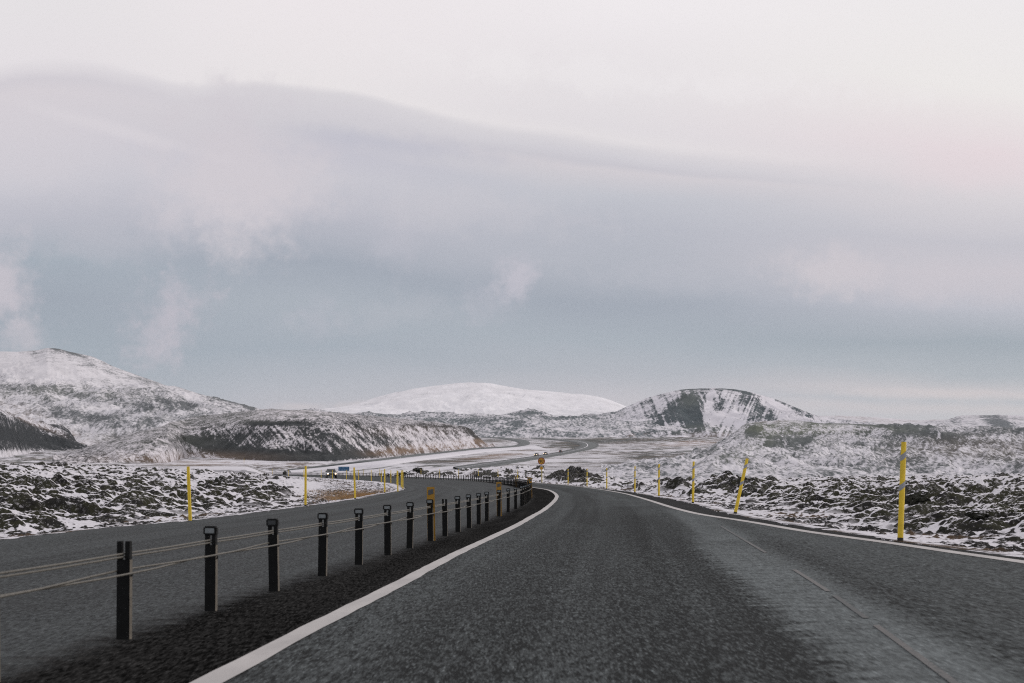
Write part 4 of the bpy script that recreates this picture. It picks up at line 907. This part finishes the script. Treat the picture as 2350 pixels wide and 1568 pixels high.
me = MB().prism([(0, -.235), (.235, 0), (0, .235), (-.235, 0)], 'y', -.036, -.03).mesh('yellow_center'); me.transform(Matrix.Translation((0, 0, zd))); link('yellow_center', me, M_signy, do)
MB().box(-.24, .24, -.02, 0, zp - .09, zp + .11, .004).build('small_plate', plain('grey_plate', (.09, .095, .095, 1), .5, noise=.1), sg)

# ================================================================ blue information sign
M_blue = plain('sign_blue', (.012, .075, .17, 1), .45, noise=.06); M_pale = plain('sign_pale_marks', (.20, .33, .42, 1), .5)
Db = 425; Xb = (789 - CX) / F * Db; zb = smooth_z(Xb, Db); zt = EYE + (HY - 1071.2) * Db / F - zb; zbm = EYE + (HY - 1081) * Db / F - zb
bs = empty('information_sign', (Xb, Db, zb), R(8)); tag(bs, 'wide blue information sign with pale lettering and pictograms, beyond the oncoming car', 'information sign')
for x in (-1.1, 1.1): MB().cyl((x, .06, -.5), (x, .06, zbm + .6), .04, seg=8).build('leg', M_galv, bs, True)
pn = MB().box(-1.62, 1.62, -.02, .02, zbm, zt, .01).build('sign_panel', M_blue, bs)
h_ = zt - zbm
lt = MB(); x = -1.0
for k in range(22):
    wd = random.choice((.05, .07, .09)); hh = random.choice((.13, .13, .2)); lt.box(x, x + .028, -.03, -.02, zbm + h_ * .68, zbm + h_ * .68 + hh)
    if k % 2: lt.box(x + .028, x + wd, -.03, -.02, zbm + h_ * .68 + random.choice((0, .05, .1)), zbm + h_ * .68 + .13)
    x += wd + .035
lt.prism([(-1.45, zbm + h_ * .85), (-1.30, zbm + h_ * .85), (-1.22, zbm + h_ * .68), (-1.38, zbm + h_ * .72)], 'y', -.03, -.02)
lt.build('lettering', M_pale, pn)
for k in range(6):
    x = -1.3 + k * .5; z0 = zbm + h_ * .14; q = MB(); q.box(x - .12, x + .12, -.03, -.02, z0, z0 + .035); q.box(x - .12, x + .12, -.03, -.02, z0 + .235, z0 + .27); q.box(x - .12, x - .09, -.03, -.02, z0 + .035, z0 + .235); q.box(x + .09, x + .12, -.03, -.02, z0 + .035, z0 + .235)
    if k % 2: q.box(x - .05, x + .05, -.03, -.02, z0 + .09, z0 + .19)
    q.build('pictogram', M_pale, pn)

# ================================================================ cars
M_car = plain('car_silver', (.075, .085, .092, 1), .35, metal=.5, noise=.05, coat=.5); M_glass = plain('car_glass', (.012, .015, .017, 1), .12, noise=.05, spec=.8)
M_tyre = plain('tyre_rubber', (.010, .010, .010, 1), .85); M_rim = plain('wheel_rim', (.20, .20, .21, 1), .35, metal=.7); M_trim = plain('black_trim', (.012, .012, .013, 1), .6)
M_head = plain('lit_headlight', (.9, .9, .8, 1), .3, emit=((1, .72, .45, 1), 5.0)); M_tail = plain('lit_tail_light', (.5, .02, .01, 1), .3, emit=((1, .10, .04, 1), 2.2)); M_plate = plain('number_plate', (.4, .4, .38, 1), .5)
def make_car():
    root = empty('car')
    # lower body: side outline (y, z), front at -y
    side = [(-2.28, .34), (-2.30, .62), (-2.22, .86), (-1.95, .98), (-1.05, 1.10), (1.0, 1.12), (2.05, 1.08), (2.26, .98), (2.30, .60), (2.24, .34)]
    b = MB(); b.prism(side, 'x', -.925, .925); es = [e for e in b.bm.edges if abs(abs(e.verts[0].co.x) - .925) < 1e-4 and abs(e.verts[0].co.x - e.verts[1].co.x) < 1e-4]
    bmesh.ops.bevel(b.bm, geom=es, offset=.09, segments=3, affect='EDGES')
    cab = [(-1.02, 1.09), (-.36, 1.60), (.1, 1.68), (1.25, 1.68), (1.82, 1.55), (2.12, 1.08)]
    A = [b.bm.verts.new((-.84 + (.17 if z > 1.3 else 0), y, z)) for y, z in cab]; B = [b.bm.verts.new((.84 - (.17 if z > 1.3 else 0), y, z)) for y, z in cab]
    for i in range(5): b.bm.faces.new((A[i], A[i + 1], B[i + 1], B[i]))
    b.bm.faces.new(A); b.bm.faces.new(B[::-1])
    body = b.build('body', M_car, root, True)
    g = MB(); v = [g.bm.verts.new(c) for c in ((-.74, -.965, 1.14), (.74, -.965, 1.14), (.62, -.405, 1.575), (-.62, -.405, 1.575))]; g.bm.faces.new(v); r_ = bmesh.ops.solidify(g.bm, geom=g.bm.faces[:], thickness=.012)
    g.build('windscreen', M_glass, root)
    g = MB(); v = [g.bm.verts.new(c) for c in ((-.70, 2.085, 1.16), (.70, 2.085, 1.16), (.60, 1.865, 1.51), (-.60, 1.865, 1.51))]; g.bm.faces.new(v); bmesh.ops.solidify(g.bm, geom=g.bm.faces[:], thickness=.012); g.build('rear_window', M_glass, root)
    for s in (-1, 1):
        g = MB(); v = [g.bm.verts.new(c) for c in ((s * .848, -.78, 1.15), (s * .848, 1.85, 1.15), (s * .695, 1.55, 1.55), (s * .685, -.32, 1.56))]; g.bm.faces.new(v); bmesh.ops.solidify(g.bm, geom=g.bm.faces[:], thickness=.012); g.build('side_window', M_glass, root)
        MB().box(s * 1.0 - .09, s * 1.0 + .09, -.86, -.76, 1.06, 1.21, .03).build('wing_mirror', M_trim, root)
        MB().cyl((s * .68, -2.20, .80), (s * .68, -2.31, .79), .115, .105, 16).build('headlight', M_head, root, True)
        MB().box(s * .82 - .10, s * .82 + .10, 2.20, 2.29, .84, 1.0, .02).build('tail_light', M_tail, root)
        MB().cyl((s * .58, .0 - .3, 1.70), (s * .58, 1.3, 1.70), .018, seg=8).build('roof_rail', M_trim, root)
        for y in (-1.42, 1.42):
            wh = MB().cyl((s * .70, y, .34), (s * .93, y, .34), .345, seg=24).build('wheel', M_tyre, root, True)
            MB().cyl((s * .925, y, .34), (s * .938, y, .34), .215, seg=20).build('rim', M_rim, wh, True)
    MB().box(-.46, .46, -2.325, -2.27, .66, .86, .015).build('grille', M_trim, root)
    MB().box(-.84, .84, -2.35, -2.20, .36, .60, .03).build('bumper', M_trim, root)
    MB().box(-.26, .26, -2.362, -2.35, .46, .57).build('number_plate', M_plate, root)
    return root
car = make_car(); Dc = 256; Xc = (760 - CX) / F * Dc
car.location = (Xc, Dc, float(road_z(Xc, Dc)) + .003); car.rotation_euler = (0, 0, R(10))
tag(car, 'silver grey car with lit headlights coming round the curve in the oncoming lane', 'car', 'cars on the road')
def far_car(px_, py_, rz, label):
    X, D = hit_far(px_, py_); o = copy_tree(car); o.location = (X, D, smooth_z(X, D) + .31); o.rotation_euler = (0, 0, R(rz)); tag(o, label, 'car', 'cars on the road')
far_car(1231, 1048.6, -14, 'tiny dark car with lit headlights on the far highway above the round sign')
far_car(1252, 1045.2, -14, 'tiny second car with headlights, right behind the first on the far highway')
far_car(1287, 1039.4, 165, 'tiny car with glowing red tail lights driving away on the far highway')

# ================================================================ lava boulders
M_rock = snowland('boulder_rock', .35, rock=(.016, .016, .016, 1), green=(.04, .042, .02, 1), aspect=(1, 1, 1), bump=.8, k=.62)
def boulder(px_, D, wdt, hgt, label, seed, cat='lava rock', point=0.0):
    b = MB(); bmesh.ops.create_icosphere(b.bm, subdivisions=5, radius=1)
    V = np.array([v.co[:] for v in b.bm.verts]); k = seed * 3.7
    r = 1 + .30 * fbm(V[:, 0] + k, V[:, 1] + V[:, 2] * 1.3, .9, 4, seed) + .20 * (.5 - np.abs(gn(V[:, 0] * 1.7 + k, (V[:, 1] - V[:, 2]) * 1.7, seed + 5))) + .035 * gn(V[:, 0] * 7 + k, V[:, 2] * 7 + V[:, 1] * 5, seed + 6)
    for v, q, c in zip(b.bm.verts, r, V):
        z = c[2] * q; tap = 1 - point * max(0, z)
        v.co = (c[0] * q * wdt / 2 * tap, c[1] * q * wdt / 2 * tap, z * hgt * .62 + hgt * .30)
    me = b.mesh('lava_rock', True); n = len(me.vertices)
    nz = np.zeros(n * 3); me.vertices.foreach_get('co', nz); nn = np.zeros(n * 3); me.vertex_normals.foreach_get('vector', nn); nn = nn.reshape(-1, 3)
    for key, val in (('rock', 1.05 - .95 * sstep(.45, .85, nn[:, 2])), ('tan', np.zeros(n)), ('green', np.full(n, .3))):
        a = me.attributes.new(key, 'FLOAT', 'POINT'); a.data.foreach_set('value', val.astype(np.float32))
    X = (px_ - CX) / F * D; me.transform(Matrix.Scale(.8, 4)); o = link('lava_rock', me, M_rock); o.location = (X, D, ground_z(X, D) - .12 * hgt)
    tag(o, label, cat, 'lava rocks standing out of the snow')
for q in [(2176, 31, .50, .40, 'rounded black lava rock in the snow right of the nearest snow pole'), (2105, 45, .9, .5, 'broad black lava crag just right of the nearest snow pole'), (2245, 32, .6, .22, 'low flat black lava rock near the right edge of the photo'),
          (1668, 92, 1.1, .8, 'pointed black lava crag left of the leaning snow pole top'), (505, 88, 1.0, .8, 'pointed black lava rock on the skyline of the left lava field'),
          (925, 300, 3.2, 1.2, 'tallest dark lava crag beyond the far run of the fence'), (958, 300, 2.2, .9, 'dark lava crag next right of the tallest one beyond the far fence'), (890, 310, 2.0, .8, 'small dark lava crag left of the tallest one beyond the far fence'), (654, 470, 1.6, 2.0, 'dark upright stone beside the far end of the fence left of the oncoming car')]:
    boulder(*q, seed=int(q[0]) % 37, point=.3 if 'pointed' in q[4] else 0)

# ================================================================ dry grass in the meadow
b = MB(); bm = b.bm
rg = np.random.RandomState(4); cnt = 0
while cnt < 2600:
    p = rg.normal(800, 60) if cnt % 2 else rg.normal(842, 38); D = (rg.normal(100, 13) if cnt % 2 else rg.normal(82, 4.5)); X = (p - CX) / F * D
    if X > float(XL(D)) - .8 or p < 668 or D < 58: continue
    if fbm(np.array([X]), np.array([D]), 2.6, 3, 90)[0] < -.05: continue
    z = smooth_z(X, D) - .12 + .02; cnt += 1
    for _ in range(4):
        a = rg.uniform(0, 6.28); l = rg.uniform(.10, .26); w_ = rg.uniform(.008, .016); ox, oy = rg.normal(0, .09, 2); tx, ty = l * .4 * math.cos(a), l * .4 * math.sin(a)
        v = [bm.verts.new((X + ox - w_, D + oy, z)), bm.verts.new((X + ox + w_, D + oy, z)), bm.verts.new((X + ox + tx, D + oy + ty, z + l))]; bm.faces.new(v)
o = b.build('dry_grass', plain('dry_grass', (.30, .185, .085, 1), .9, noise=.3, scale=3)); tag(o, 'brown dry grass poking through the snow inside the curve', 'grass', kind='stuff')

# ================================================================ thin winter air between here and the mountains
hz = MB().box(-13900, 13900, -4400, 14400, -6.0, 720).mesh('haze'); hm = bpy.data.materials.new('haze'); hm.use_nodes = True
T = NT(hm.node_tree); T.n.clear(); pv = T.node('ShaderNodeVolumePrincipled'); pv.inputs['Color'].default_value = (.86, .90, .95, 1); pv.inputs['Density'].default_value = 1.3e-5
mo = T.node('ShaderNodeOutputMaterial'); T.l.new(pv.outputs[0], mo.inputs['Volume'])
tag(link('haze', hz, hm), kind='stuff')
